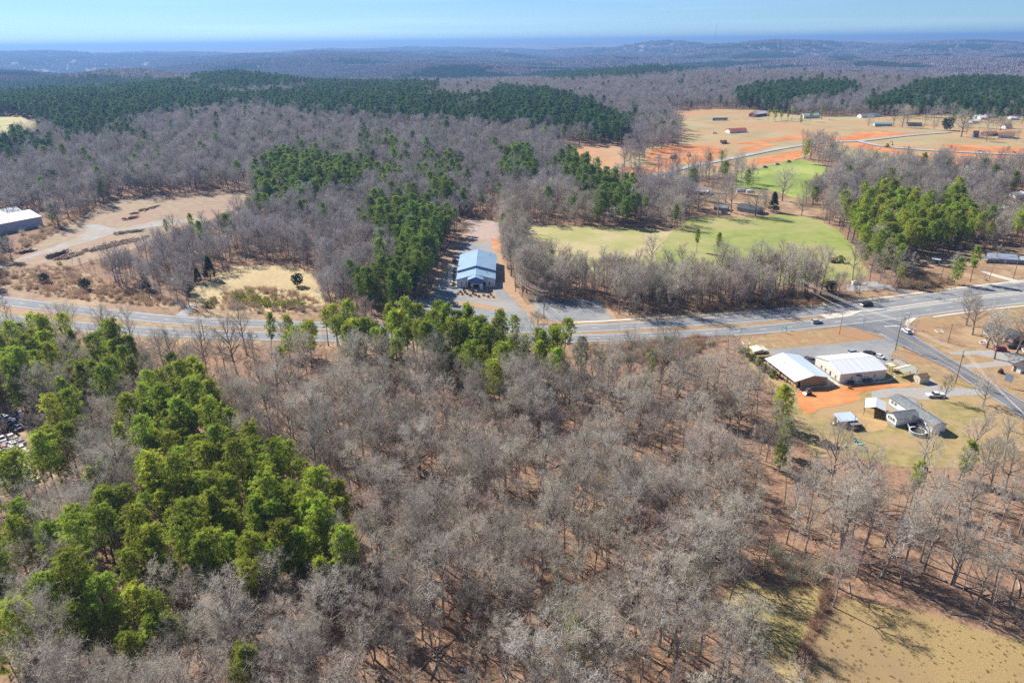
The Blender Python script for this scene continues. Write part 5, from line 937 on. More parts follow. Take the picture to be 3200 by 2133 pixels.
# ---------------------------------------------------------------- where the woods stand
rs = np.random.RandomState(77)
def px(L): return [(a*K, b*K) for a, b in L]
PINES = [  # canopy outlines in the photo, share of pines inside, scale
    ('ridge', px([(-40, 186), (60, 186), (200, 178), (330, 182), (430, 193), (500, 214), (560, 222), (640, 226), (560, 240), (450, 250), (350, 262), (260, 285), (160, 306), (130, 288), (60, 268), (-40, 268)]), .97),
    ('ridge', px([(440, 186), (480, 168), (540, 154), (640, 163), (700, 183), (800, 190), (880, 196), (890, 214), (760, 222), (700, 200), (600, 205), (520, 210), (470, 200)]), .95),
    ('ridge', px([(520, 222), (640, 212), (760, 206), (880, 204), (980, 214), (1060, 226), (1120, 226), (1150, 202), (1260, 212), (1340, 232), (1440, 276), (1442, 318), (1390, 305), (1300, 292), (1200, 284), (1100, 276), (980, 272), (900, 266), (760, 262), (640, 246)]), .95),
    ('ridge', px([(830, 196), (930, 195), (1010, 197), (1000, 212), (900, 206)]), .9),
    ('ridge', px([(-40, 325), (90, 310), (120, 330), (60, 350), (-40, 365)]), .8), ('ridge', px([(180, 300), (300, 290), (330, 315), (230, 325)]), .35),
    ('mid', px([(590, 388), (640, 350), (690, 340), (760, 365), (850, 378), (872, 402), (830, 425), (740, 440), (660, 455), (600, 474), (575, 468), (590, 430)]), .95),
    ('mid', px([(860, 462), (930, 455), (1000, 468), (1060, 508), (1068, 560), (1010, 612), (950, 650), (900, 690), (850, 705), (805, 660), (830, 612), (890, 592), (930, 565), (880, 540), (858, 500)]), .95),
    ('mid', px([(880, 330), (1000, 340), (1060, 380), (1060, 460), (1010, 460), (950, 420), (880, 400)]), .38), ('mid', px([(830, 300), (905, 310), (900, 340), (820, 330)]), .5),
    ('mid', px([(1145, 345), (1222, 342), (1235, 385), (1200, 410), (1160, 398)]), .9), ('mid', px([(1285, 355), (1330, 355), (1385, 400), (1450, 425), (1462, 468), (1420, 490), (1380, 470), (1330, 440), (1285, 395)]), .9),
    ('right', px([(1938, 505), (1965, 460), (2030, 432), (2090, 440), (2150, 470), (2240, 478), (2262, 510), (2250, 560), (2200, 565), (2150, 560), (2080, 590), (2000, 575), (1950, 545)]), .97),
    ('right', px([(2160, 430), (2215, 430), (2215, 470), (2165, 475)]), .9), ('right', px([(2210, 560), (2280, 560), (2280, 620), (2200, 610)]), .5), ('right', px([(2320, 480), (2360, 480), (2360, 540), (2320, 530)]), .8),
    ('ridge', px([(1690, 212), (1740, 196), (1850, 192), (1960, 195), (1975, 212), (1880, 230), (1790, 238), (1700, 228)]), .95),
    ('ridge', px([(1980, 238), (2060, 214), (2130, 190), (2260, 186), (2360, 185), (2400, 235), (2250, 246), (2120, 246), (2030, 245)]), .93),
    ('ridge', px([(2100, 262), (2200, 240), (2360, 235), (2360, 262), (2200, 275)]), .5),
    ('verge', px([(738, 752), (770, 700), (805, 720), (850, 735), (900, 700), (960, 712), (1060, 705), (1120, 698), (1175, 712), (1196, 735), (1190, 800), (1150, 850), (1080, 850), (960, 800), (880, 800), (800, 770)]), .92),
    ('verge', px([(1212, 768), (1300, 748), (1342, 790), (1330, 830), (1285, 845), (1225, 810)]), .9), ('verge', px([(590, 725), (630, 725), (630, 760), (590, 760)]), .6), ('verge', px([(640, 740), (720, 740), (720, 790), (640, 790)]), .4),
    ('stand', px([(-40, 775), (40, 765), (130, 742), (230, 765), (310, 800), (312, 860), (290, 905), (240, 925), (165, 905), (150, 850), (60, 830), (-40, 850)]), .85),
    ('stand', px([(345, 832), (395, 820), (470, 850), (520, 900), (525, 960), (500, 1000), (570, 1005), (660, 1020), (655, 1070), (725, 1060), (720, 1110), (750, 1150), (762, 1220), (765, 1290), (620, 1290), (585, 1345), (480, 1350), (420, 1320), (300, 1300), (170, 1240), (130, 1200), (230, 1130), (330, 1115), (355, 1060), (255, 960), (330, 930)]), .86),
    ('stand', px([(45, 965), (130, 970), (250, 985), (255, 1040), (180, 1075), (90, 1085), (40, 1110), (30, 1060)]), .75), ('stand', px([(40, 1070), (100, 1065), (100, 1130), (45, 1130)]), .9),
    ('stand', px([(-60, 1180), (60, 1185), (95, 1215), (60, 1260), (-60, 1260)]), .9), ('stand', px([(-60, 1340), (60, 1322), (160, 1330), (240, 1360), (330, 1335), (415, 1380), (420, 1450), (340, 1490), (160, 1500), (-60, 1500)]), .93), ('stand', px([(100, 1195), (170, 1240), (300, 1300), (260, 1330), (120, 1290), (40, 1260)]), .5), ('stand', px([(520, 1490), (580, 1490), (590, 1560), (520, 1560)]), .6), ('stand', px([(-60, 860), (60, 840), (150, 860), (140, 940), (40, 940), (-60, 920)]), .4),
    ('far', px([(1180, 180), (1240, 163), (1420, 160), (1560, 148), (1690, 140), (1710, 150), (1560, 170), (1400, 182), (1300, 190)]), .96), ('far', px([(1670, 134), (1720, 120), (1840, 122), (1830, 134), (1750, 138)]), .96), ('far', px([(1880, 128), (1960, 130), (1990, 138), (1920, 140)]), .96),
]
THIN = [px([(1240, 560), (1240, 400), (1560, 400), (1560, 560)])]
def jitter_pts(r0, r1, sp, a0=-44, a1=44):
    n = int(r1/sp)+2; gx, gy = np.meshgrid(np.arange(-n, n+1)*sp, np.arange(0, n+1)*sp)
    x = gx.ravel()+rs.uniform(-.46, .46, gx.size)*sp; y = gy.ravel()+rs.uniform(-.46, .46, gx.size)*sp
    d = np.hypot(x, y); az = np.degrees(np.arctan2(x, y)); k = (d >= r0) & (d < r1) & (az > a0) & (az < a1); return x[k], y[k]
def clearmask(x, y, pad=0):
    c = np.zeros(len(x), bool)
    for P in CLEAR:
        q = np.array(P); bb = (x > q[:, 0].min()) & (x < q[:, 0].max()) & (y > q[:, 1].min()) & (y < q[:, 1].max())
        if bb.any(): idx = np.where(bb)[0]; c[idx] |= inpoly(x[idx], y[idx], P)
    for L, w in CLEAR_LINES:
        Ls = L[::2]; idx = np.where(np.hypot(x, y) < 520)[0]
        if len(idx):
            dd = np.min((x[idx, None]-Ls[None, :, 0])**2+(y[idx, None]-Ls[None, :, 1])**2, axis=1); c[idx] |= dd < w*w
    return c
ALLX = []
for r0, r1, sp in ((88, 420, 4.7), (420, 760, 5.4), (760, 1500, 6.3), (1500, 2700, 9.5)):
    x, y = jitter_pts(r0, r1, sp); ALLX.append(np.stack([x, y], 1))
XY = np.concatenate(ALLX); XY = XY[~clearmask(XY[:, 0], XY[:, 1])]
def in_d(L, sp, r0, r1):      # extra trees inside a ground outline
    P = [tuple(D(a, b)[:2]) for a, b in L]; x, y = jitter_pts(r0, r1, sp); k = inpoly(x, y, P); return np.stack([x[k], y[k]], 1)
belt = in_d([(1190, 600), (1230, 640), (1300, 652), (1560, 660), (1860, 655), (1905, 680), (1750, 702), (1420, 712), (1395, 690), (1210, 695), (1160, 620)], 4.4, 270, 430)
clumps = [in_d(L, sp, 380, 1300) for L, sp in (([(1432, 300), (1470, 282), (1530, 278), (1562, 300), (1560, 338), (1500, 348), (1470, 380), (1430, 395)], 8.0), ([(1840, 335), (1880, 338), (1935, 375), (1935, 405), (1890, 390), (1840, 362)], 7.0), ([(1590, 405), (1700, 400), (1740, 430), (1690, 440), (1600, 445)], 8.0), ([(1850, 465), (1900, 440), (1935, 410), (1990, 400), (1960, 520), (1900, 495)], 6.5), ([(1990, 278), (2100, 262), (2352, 258), (2352, 285), (2200, 285), (2080, 275)], 15.0), ([(2100, 285), (2352, 290), (2352, 306), (2150, 300)], 26.0), ([(1500, 405), (1640, 400), (1640, 412), (1500, 418)], 7.0))]
XTRA = np.concatenate([belt]+clumps); _xset = set(map(tuple, np.round(XTRA, 3))); XY = np.concatenate([XY, XTRA])
_sy = np.interp(XY[:, 0], SCL[:, 0], SCL[:, 1])-XY[:, 1]      # metres south of the near carriageway
_jy = (XY[:, 0] < -88) & (XY[:, 1] < 205) & inpoly(XY[:, 0], XY[:, 1], [tuple(D(a, b)[:2]) for a, b in ((-60, 930), (30, 950), (75, 980), (115, 1040), (130, 1090), (110, 1150), (40, 1190), (-60, 1210))]) & (rs.uniform(0, 1, len(XY)) < .8); XY = XY[~_jy]; _sy = np.interp(XY[:, 0], SCL[:, 0], SCL[:, 1])-XY[:, 1]
XY = XY[~((_sy > 0) & (_sy < np.where(XY[:, 0] > 22, 34, 13)) & (rs.uniform(0, 1, len(XY)) > np.where(XY[:, 0] > 22, .02, .45)))]
Zg = hgt(XY[:, 0], XY[:, 1]); dist = np.hypot(XY[:, 0], XY[:, 1])
cu, cv = proj(np.stack([XY[:, 0], XY[:, 1], Zg+13.5], 1))
zone = np.full(len(XY), '', dtype=object); isp = np.zeros(len(XY), bool); rnd = rs.uniform(0, 1, len(XY))
fe = np.clip(9000/dist, 7, 26); ju, jv = cu+rs.normal(0, 1, len(cu))*fe, cv+rs.normal(0, 1, len(cu))*fe*np.clip(300/dist, .2, .7)
for nm, poly, share in PINES:
    k = inpoly(ju, jv, poly) & (zone == ''); zone[k] = nm; isp[k] = rnd[k] < share
# single evergreens sprinkled through the bare wood behind the highway
spr = (zone == '') & (dist > 430) & (rs.uniform(0, 1, len(XY)) < np.where(XY[:, 0] < 60, .045, .03)); isp |= spr
# gaps: thin the near wood a little, and keep the yard edges open
keep = rs.uniform(0, 1, len(XY)) < np.where(dist < 420, np.where(isp, .84, .7), .97)
keep &= ~((dist < 300) & (XY[:, 0] > 62) & (XY[:, 1] < 198) & (rs.uniform(0, 1, len(XY)) < .58) & ~isp)     # open oak grove at right
keep &= ~((dist < 420) & (XY[:, 1] > 225) & (XY[:, 0] < -20) & (XY[:, 1] < 268) & (rs.uniform(0, 1, len(XY)) < .3) & ~isp)
XY, Zg, dist, zone, isp, cu, cv = XY[keep], Zg[keep], dist[keep], zone[keep], isp[keep], cu[keep], cv[keep]
tu, tv = proj(np.stack([XY[:, 0], XY[:, 1], Zg+15.0], 1)); mu, mv = proj(np.stack([XY[:, 0], XY[:, 1], Zg+9.0], 1))
VIS = [px([(1705, 803), (1760, 795), (2035, 770), (2360, 935), (2360, 955), (2200, 990), (2060, 1010), (1930, 1010), (1860, 960), (1790, 890)]), px([(-20, 685), (200, 690), (450, 728), (700, 742), (1100, 760), (1345, 765), (1720, 735), (2000, 690), (2360, 640), (2360, 730), (2050, 770), (1720, 792), (1345, 797), (900, 790), (450, 772), (250, 752), (-20, 730)]),
       px([(20, 600), (120, 535), (240, 470), (420, 446), (588, 444), (500, 500), (370, 525), (300, 560), (190, 590), (60, 612)]), px([(960, 700), (1000, 620), (1040, 555), (1070, 500), (1145, 500), (1150, 640), (1200, 690), (1390, 690), (1410, 735), (1200, 735)]), px([(470, 660), (590, 610), (735, 640), (740, 690), (450, 705)]),
       px([(1210, 520), (1500, 525), (1590, 500), (1880, 500), (1990, 620), (1880, 615), (1700, 560), (1540, 575), (1480, 575), (1300, 605), (1240, 570)]), px([(1300, 345), (1560, 330), (1540, 260), (2360, 270), (2360, 360), (1930, 350), (1850, 345), (1700, 395), (1400, 390)]), px([(-20, 470), (60, 472), (108, 485), (108, 512), (60, 530), (-20, 545)]), px([(1695, 1365), (1780, 1350), (1905, 1350), (2100, 1410), (2360, 1475), (2360, 1640), (1765, 1640), (1770, 1540), (1735, 1470)])]
hide = np.zeros(len(XY), bool); rr_ = rs.uniform(0, 1, len(XY))
for i_, P in enumerate(VIS): hide |= (inpoly(tu, tv, P) | inpoly(mu, mv, P)) & (rr_ > (.12 if i_ == 1 else (.22 if i_ == 5 else (.06 if i_ == 8 else 0.0))))
hide &= ~(isp & (zone == 'verge')); hide &= ~np.array([tuple(q) in _xset for q in np.round(XY, 3)])
k = ~hide; XY, Zg, dist, zone, isp, cu, cv = XY[k], Zg[k], dist[k], zone[k], isp[k], cu[k], cv[k]
inview = (cu > -60) & (cu < W+60) & (cv < H+330)

def plant(kind, name, label, group, loc, rz, s, var, cat='tree'):
    o = thing(name, label, cat, loc, rz, group); o.scale = (s*RNG.uniform(.9, 1.12), s*RNG.uniform(.9, 1.12), s)
    if name in ('bare_tree', 'pine_tree'): o.rotation_euler = (RNG.gauss(0, .045), RNG.gauss(0, .045), rz)
    tm, cm, _ = kind[var]; link('trunk', tm, o); link('crown', cm, o); return o
DB = ['leafless tree with rounded grey crown', 'broad leafless tree with wide grey crown', 'slim leafless tree with narrow crown', 'leafless tree with forked trunk and low crown', 'tall straight leafless tree with high crown', 'small slim leafless tree with reddish twigs', 'large spreading leafless oak with stout trunk', 'upright leafless tree with tapering crown', 'very thin pole-like leafless tree', 'low wide leafless tree with reddish twigs', 'tall leafless tree with sparse open crown']
DP = ['rounded green pine', 'tall green pine with high broad crown', 'bushy mid-height green pine', 'slender ragged green pine', 'very tall pine with small high crown', 'short dense green pine']
LAB_B = {'south': ('in the wood between highway and dry meadow', 'bare trees of the wood south of the highway'), 'left': ('among the pines by the car dump', 'bare trees among the pines'),
         'grove': ('over rusty leaf litter by the dry meadow', 'open grove of bare oaks'), 'belt': ('in the belt between highway and green field', 'bare tree belt behind the highway')}
LAB_P = {'stand': ('in the stand beside the car dump', 'pines of the stand by the car dump'), 'verge': ('in the row along the near highway verge', 'pines along the highway verge'),
         'mid': ('in the strip beside the hall drive', 'pines beside the church drive'), 'right': ('in the clump beside the green field', 'pines beside the green field'), '': ('standing scattered in the bare wood', 'scattered pines in the bare wood')}
def pick_individuals(mask, n):
    idx = np.where(mask & inview)[0]; return idx[np.argsort(dist[idx])][:n]
ib = pick_individuals(~isp, 290); ip = pick_individuals(isp, 280)
BW = np.array([.13, .11, .13, .10, .10, .08, .05, .09, .10, .05, .06]); PW = np.array([.24, .2, .17, .15, .1, .14])
varB = rs.choice(11, len(XY), p=BW); varP = rs.choice(6, len(XY), p=PW); scl = np.where(isp, rs.uniform(.7, 1.12, len(XY)), .55+.62*rs.uniform(0, 1, len(XY))**.8); rot = rs.uniform(0, 6.28, len(XY))
_gr = (XY[:, 0] > 62) & (XY[:, 1] < 195) & (rs.uniform(0, 1, len(XY)) < .6); varB[_gr] = rs.choice([10, 10, 4, 0, 1, 8], _gr.sum())
scl[isp & (zone == 'ridge')] *= 1.05
scl[(dist > 1500)] *= 1.15
single = np.zeros(len(XY), bool)
for i in ib:
    x_, y_ = XY[i]; g = 'belt' if y_ > 285 else ('grove' if x_ > 62 and y_ < 195 else ('left' if x_ < -45 and y_ < 230 else 'south'))
    plant(BARE, 'bare_tree', DB[varB[i]]+' '+LAB_B[g][0], LAB_B[g][1]+', kind '+DB[varB[i]].split(' with ')[-1], (x_, y_, Zg[i]), rot[i], scl[i], int(varB[i])); single[i] = True
for i in ip:
    z_ = zone[i] if zone[i] in LAB_P else ''
    plant(PINE, 'pine_tree', DP[varP[i]]+' '+LAB_P[z_][0], LAB_P[z_][1]+', '+DP[varP[i]], (*XY[i], Zg[i]), rot[i], scl[i], int(varP[i])); single[i] = True

def scatter(name, label, P, rotz, sc, idx, protos, cat):
    """one object whose points carry instances of the given mesh groups"""
    me = bpy.data.meshes.new(name); me.vertices.add(len(P)); me.vertices.foreach_set('co', np.asarray(P, np.float32).ravel())
    a = me.attributes.new('rz', 'FLOAT', 'POINT'); a.data.foreach_set('value', np.asarray(rotz, np.float32))
    for nm_ in ('tx', 'ty'): a = me.attributes.new(nm_, 'FLOAT', 'POINT'); a.data.foreach_set('value', rs.normal(0, .04, len(P)).astype(np.float32))
    a = me.attributes.new('sc', 'FLOAT', 'POINT'); a.data.foreach_set('value', np.asarray(sc, np.float32))
    a = me.attributes.new('pick', 'INT', 'POINT'); a.data.foreach_set('value', np.asarray(idx, np.int32)); me.update()
    o = link(name, me); tag(o, label, cat, None, 'stuff')
    ng = bpy.data.node_groups.new(name, 'GeometryNodeTree'); ng.interface.new_socket('Geometry', in_out='INPUT', socket_type='NodeSocketGeometry'); ng.interface.new_socket('Geometry', in_out='OUTPUT', socket_type='NodeSocketGeometry')
    N, L = ng.nodes, ng.links; gi = N.new('NodeGroupInput'); go = N.new('NodeGroupOutput'); iop = N.new('GeometryNodeInstanceOnPoints'); iop.inputs['Pick Instance'].default_value = True
    jn = N.new('GeometryNodeJoinGeometry'); rev = []
    for grp in protos:
        j2 = N.new('GeometryNodeJoinGeometry')
        for me2 in grp:
            po = PROTO.get(me2.name)
            if po is None: po = bpy.data.objects.new('proto_'+me2.name, me2); PROTO[me2.name] = po
            oi = N.new('GeometryNodeObjectInfo'); oi.inputs['Object'].default_value = po; L.new(oi.outputs['Geometry'], j2.inputs[0])
        g2 = N.new('GeometryNodeGeometryToInstance'); L.new(j2.outputs[0], g2.inputs[0]); rev.append(g2)
    for g2 in reversed(rev): L.new(g2.outputs[0], jn.inputs[0])
    def attr(nm, t):
        n = N.new('GeometryNodeInputNamedAttribute'); n.data_type = t; n.inputs['Name'].default_value = nm; return n.outputs['Attribute']
    cx = N.new('ShaderNodeCombineXYZ'); L.new(attr('rz', 'FLOAT'), cx.inputs['Z']); L.new(attr('tx', 'FLOAT'), cx.inputs['X']); L.new(attr('ty', 'FLOAT'), cx.inputs['Y']); L.new(cx.outputs[0], iop.inputs['Rotation'])
    L.new(attr('sc', 'FLOAT'), iop.inputs['Scale']); L.new(attr('pick', 'INT'), iop.inputs['Instance Index']); L.new(jn.outputs[0], iop.inputs['Instance'])
    L.new(gi.outputs[0], iop.inputs['Points']); L.new(iop.outputs[0], go.inputs[0])
    md = o.modifiers.new('scatter', 'NODES'); md.node_group = ng; return o
PROTO = {}
rest = ~single
P3 = np.stack([XY[:, 0], XY[:, 1], Zg], 1)
def recolour(protos, m):
    out = []
    for a_, b_, h_ in protos:
        c_ = b_.copy(); c_.materials[0] = m; out.append((a_, c_))
    return out
nearb = rest & ~isp & ((XY[:, 1] < 285) | ((dist < 520) & (XY[:, 0] > -20)) | ((dist < 900) & (XY[:, 0] > 150) & (rs.uniform(0, 1, len(XY)) < .6)))
scatter('bare_woodland', 'grey-brown bare winter wood on both sides of the highway', P3[nearb], rot[nearb], scl[nearb], varB[nearb], [t[:2] for t in BARE], 'woodland')
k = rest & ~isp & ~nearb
scatter('bare_woodland', 'grey-purple bare winter woodland stretching away behind the highway', P3[k], rot[k], scl[k], varB[k], recolour(BARE, m_twig_haze), 'woodland')
k = rest & isp & ((zone == 'right') | (zone == 'stand') | (zone == 'verge'))
scatter('pine_grove', 'bright green pines filling the clumps near the highway and the green field', P3[k], rot[k], scl[k], varP[k], [t[:2] for t in PINE], 'woodland')
ridge = rest & isp & ~k & ((zone == 'ridge') | (zone == 'far') | (dist > 800)); k = rest & isp & ~ridge & ~k
scatter('pine_forest', 'green pine strips and scattered pines in the woods behind the highway', P3[k], rot[k], scl[k], varP[k], recolour(PINE, m_pine_mid), 'woodland')
scatter('pine_plantation', 'dark green pine plantation covering the ridges', P3[ridge], rot[ridge], scl[ridge], varP[ridge], recolour(PINE, m_pine_dark), 'woodland')

# ---------------------------------------------------------------- single trees, shrubs, brush
def at_zoom(fr, L): return [fr(*q) for q in L]
YT, YC = [], []
for i, (Ht, Rc, tr, cl, nl, up, fk) in enumerate([(17, 6.0, .42, .26, 12, .85, True), (15, 6.5, .40, .2, 12, .75, True), (8, 3.0, .13, .25, 9, .9, False)]):
    T, Cn = bare_tree(500+i, Ht, Rc, tr, cl, nl, 7, 6, 6, up, .04, fk); YT.append((T.mesh('yard_trunk', m_bark), Cn.mesh('yard_crown', m_twig), Ht))
def yard(p, var, s, label, rz=0, grp=None): return plant(YT, 'yard_tree', label, grp, (p[0], p[1], p[2]), rz, s, var)
yard(C(1405, 862), 0, .95, 'tall leafless tree at the sidewalk edge of the brick house yard', .3); yard(C(1505, 1022), 0, 1.0, 'tall leafless tree between the drain kerb and the brick house', 2.0); yard(C(1740, 1235), 0, 1.05, 'tall leafless tree beside the white fountain', 4.0); yard(C(1860, 1415), 0, 1.1, 'tall pale-trunked leafless tree on the gravel drive island', 1.0); yard(T5(1130, 755), 0, .95, 'tall leafless tree before the black car', 5.0); yard(T5(590, 1590), 1, .75, 'leafless tree on the bank beside the side road', 2.5); yard(E(2085, 272), 2, 1.0, 'small leafless tree behind the white pickup', .6)
yard(T5(1225, 560), 0, .9, 'tall leafless tree at the end of the brick house', 3.3)
for i, (u, v, vr, s) in enumerate(((490, 597, 1, .85), (800, 682, 0, .9), (1000, 612, 0, .95), (1370, 662, 1, .85), (1780, 432, 1, 1.1), (910, 462, 0, .85), (200, 370, 1, .8), (1500, 690, 2, 1.2))):
    yard(T2(u, v), vr, s*1.5, ['leafless farm tree with twin trunks', 'leafless farm tree before the grey weathered shed', 'leafless farm tree left of the dark farmhouse', 'leafless farm tree in front of the dark farmhouse', 'broad leafless tree at the edge of the green hill field', 'leafless farm tree behind the grey weathered shed', 'leafless tree beside the low white lean-to', 'small leafless tree right of the dark farmhouse'][i], i*1.3)
for i, (u, v, vr, s) in enumerate(((215, 665, 1, 1.25), (770, 712, 1, .6), (1250, 832, 1, 1.45), (1690, 912, 1, .75), (65, 620, 0, 1.1), (1340, 790, 1, .8), (1930, 730, 1, .8), (2210, 920, 2, 1.0), (1705, 690, 1, .9), (300, 600, 0, 1.0))):
    yard(R1(u, v), vr, s*1.3, ['big round leafless tree before the small grey far house', 'small leafless tree beside the dark evergreen', 'largest round leafless tree in the far yards', 'round leafless tree beside the dark blue tall house', 'leafless tree beside the teal-roofed house', 'leafless tree behind the largest far yard tree', 'leafless tree in front of the small cream house', 'small leafless tree beside the sky-blue house', 'leafless tree by the white cottages', 'leafless tree behind the small grey far house'][i], i*.9)
for i, (p, s) in enumerate(((R3(1310, 845), .8), (R6(500, 320), .9), (R6(620, 340), .9), (R3(545, 800), .8))): yard(p, 1, s, ['leafless tree at the end of the sandy lane', 'leafless tree standing by the new estate road', 'leafless tree beside the lower estate road', 'leafless tree beside the red barn'][i], i*1.7)
# large pale crowns standing out of the near wood
m_twig_pale = mat('pale_twigs', (.64, .585, .51), rnd=.15, rough=.95, spec=.1, trans=.22); BIG = []
for a_, b_, h_ in (BARE[6], BARE[1], BARE[10], YT[0], BARE[3]):
    c_ = b_.copy(); c_.materials[0] = m_twig_pale; BIG.append((a_, c_, h_))
for i, (u, v) in enumerate(((955, 965), (1240, 905), (1045, 1035), (1160, 1008), (1400, 978), (1520, 1088), (1430, 1125), (1340, 1040), (880, 1060), (730, 1312), (500, 1372), (640, 1480), (800, 1352), (1570, 1352), (1340, 1532), (1110, 1190), (1620, 1200), (980, 1330), (1230, 1420), (560, 860), (700, 900), (1480, 905), (100, 1240), (40, 1300), (240, 1010), (150, 1120))):
    Ht = 16+RNG.random()*4; vv = i % 5; g = G(u*K, v*K, Ht); plant(BIG, 'bare_tree', 'large pale-twigged leafless tree %s' % ('rising over the bare wood' if u > 620 else 'standing among the pines by the car dump'), 'large pale crowns of the bare wood' if u > 620 else 'large pale crowns among the pines', (g[0], g[1], 0), RNG.uniform(0, 6), Ht/BIG[vv][2], vv)
for i, (u, v) in enumerate(((1880, 1065), (2010, 1025), (2120, 1085), (1960, 1120), (2300, 1105), (2230, 1200), (2330, 1225), (2060, 1180), (1830, 1110))):
    Ht = 17+RNG.random()*3; g = G(u*K, v*K, Ht); plant(BIG, 'bare_tree', 'tall pale-limbed leafless oak between the mobile home lawn and the meadow', 'pale oaks between lawn and meadow', (g[0], g[1], 0), RNG.uniform(0, 6), Ht/BIG[i % 2+2][2], i % 2+2)
# cedars and round evergreens
CED = []
for i, (Rx, Rz, n_) in enumerate(((2.0, 3.2, 260), (2.6, 2.8, 260))):
    V, Fc, Tn = blob_plant(700+i, Rx, Rz, n_, .6, 12, 'cone' if i == 0 else 'round', .6); CED.append((MB().tube([(0, 0, -.2), (0, 0, 2)], [.16, .1], 6).mesh('cedar_trunk', m_pbark), leaf_mesh('cedar_crown', V, Fc, Tn, m_cedar), 2*Rz))
def cedar(p, s, label, var=0, grp=None): return plant(CED, 'cedar_tree', label, grp, (p[0], p[1], p[2]), RNG.uniform(0, 6), s, var)
cedar(LF(1550, 990), 1.7, 'large dark cedar at the edge of the straw slope', 0); cedar(LF(1460, 1020), 1.1, 'smaller dark cedar beside the large one on the straw slope', 0); cedar(LF(1390, 1100), 1.1, 'dark cedar by the field entrance', 1); cedar(LF(2190, 1045), 1.15, 'lone round dark evergreen on the straw slope', 1); cedar(LF(1080, 1075), 1.2, 'dark cedar under the wires on the brushy bank', 0); cedar(LF(630, 1070), 1.0, 'dark shrubby cedar on the brushy bank', 1); cedar(LF(330, 1020), .9, 'squat dark evergreen on the brushy bank by the logs', 1)
cedar(T2(1640, 605), 2.0, 'tall dark cedar beside the farmyard lane', 0); cedar(R1(1000, 718), 2.4, 'dense dark evergreen beside the estate road end', 1); cedar(A(930, 160), 1.1, 'dark cedar beside the fenced gravel pad', 1); cedar(HH(745, 840), .62, 'small clipped cedar at the hall porch', 0); cedar(HH(935, 800), .5, 'dark clipped evergreen right of the hall porch', 1); cedar(R6(1240, 500), 1.2, 'dark evergreen at the edge of the tree belt', 0)
cedar(LF(20, 770), 1.6, 'dark evergreen beside the warehouse', 1); cedar(HH(540, 480), .6, 'dark evergreen at the hall side wall', 1)
# individually placed pines (crown top pixel -> place at their height)
def pine_top(u, v, Ht, var, label, grp=None):
    ph = PINE[var][2]; g = G(u, v, Ht+0.0); z = h1(g[0], g[1])
    if z > .5: g = G(u, v, Ht+z)
    return plant(PINE, 'pine_tree', label, grp, (g[0], g[1], z), RNG.uniform(0, 6), Ht/ph, var)
for u, v, Ht, vr, lb in ((545, 1490, 15, 5, 'bright yellow-green pine alone in the bare wood by the pine stand'), (1345, 1420, 14, 5, 'bright green pine alone in the middle of the bare wood'), (1810, 885, 15, 5, 'green pine at the corner of the orange clay'), (1812, 965, 12, 5, 'short bright pine below the orange clay corner'), (1800, 1020, 9, 5, 'lowest bright pine at the lawn edge'), (2235, 1015, 12, 5, 'round green pine right of the mobile home lawn'), (2115, 1065, 13, 3, 'narrow green pine among the bare oaks'), (1390, 800, 13, 3, 'slim pine at the edge of the rusty brush'), (1500, 805, 11, 5, 'small round pine in the rusty brush'), (1537, 775, 12, 3, 'pine near the guardrail end'), (1490, 870, 9, 5, 'yellow-green young pine in the bare wood edge'), (610, 722, 17, 3, 'tall thin pine before the highway median'), (2205, 770 - 175, 13, 5, 'small roadside pine near the pale utility pole'), (378, 505, 12, 3, 'lone pine by the log windrow'), (438, 490, 14, 3, 'pine beside the lone one by the log windrow'), (1605, 528, 13, 3, 'left one of two pines rising over the bare tree belt'), (1652, 537, 13, 3, 'right one of two pines rising over the bare tree belt'), (1855, 322, 16, 5, 'dark pine at the point of the tree belt on the clay site'), (1632, 352, 12, 3, 'thin pine beside the new estate road'), (1660, 346, 13, 3, 'taller thin pine beside the new estate road'), (1242, 568, 15, 3, 'pine in the clump left of the bare belt'), (1265, 572, 15, 3, 'second pine in the clump left of the bare belt'), (1225, 575, 14, 2, 'third pine in the clump left of the bare belt'), (1210, 590, 12, 3, 'small pine at the hall side of the bare belt'), (1345, 605, 13, 3, 'pine standing in the bare belt'), (1525, 625, 12, 5, 'dark conical evergreen in the bare belt')):
    pine_top(u*K, v*K, Ht, vr, lb)
for i in range(16):
    p = R3(*((640, 812), (680, 806), (730, 808), (770, 812), (800, 806), (860, 830), (920, 815), (1000, 800), (1110, 770), (1150, 772), (1190, 770), (1230, 768), (1270, 772), (1310, 775), (1340, 770), (690, 815))[i]); plant(PINE, 'pine_tree', 'dark pine in the belt between the red barn and the sandy lane', 'pines by the red barn', (p[0], p[1], p[2]), i, .75, i % 6)
# shrubs
SHR = {}
def shrub_proto(key, m, Rx, Rz, n, rad, nn=9):
    V, Fc, Tn = blob_plant(hash(key) % 999 if False else len(SHR)+800, Rx, Rz, n, rad, nn, 'round', 0); SHR[key] = leaf_mesh('foliage_'+key, V, Fc, Tn, m)
shrub_proto('yellow', m_shrub, 1.5, .9, 60, .5); shrub_proto('round', mat('dark_shrub', (.045, .06, .025), rnd=.2, attr='tone'), .75, .5, 60, .3); shrub_proto('green', mat('green_shrub', (.16, .20, .05), rnd=.25, attr='tone', trans=.2), 1.6, 1.1, 60, .55); shrub_proto('russet', m_oak, 2.6, 2.0, 120, .6)
BR = [brush(900+i, R_, H_, n_, w_).mesh('brush_%d' % i, m_broom) for i, (R_, H_, n_, w_) in enumerate(((1.6, 1.6, 60, .05), (2.2, 2.4, 80, .05), (1.2, 1.0, 50, .05)))]
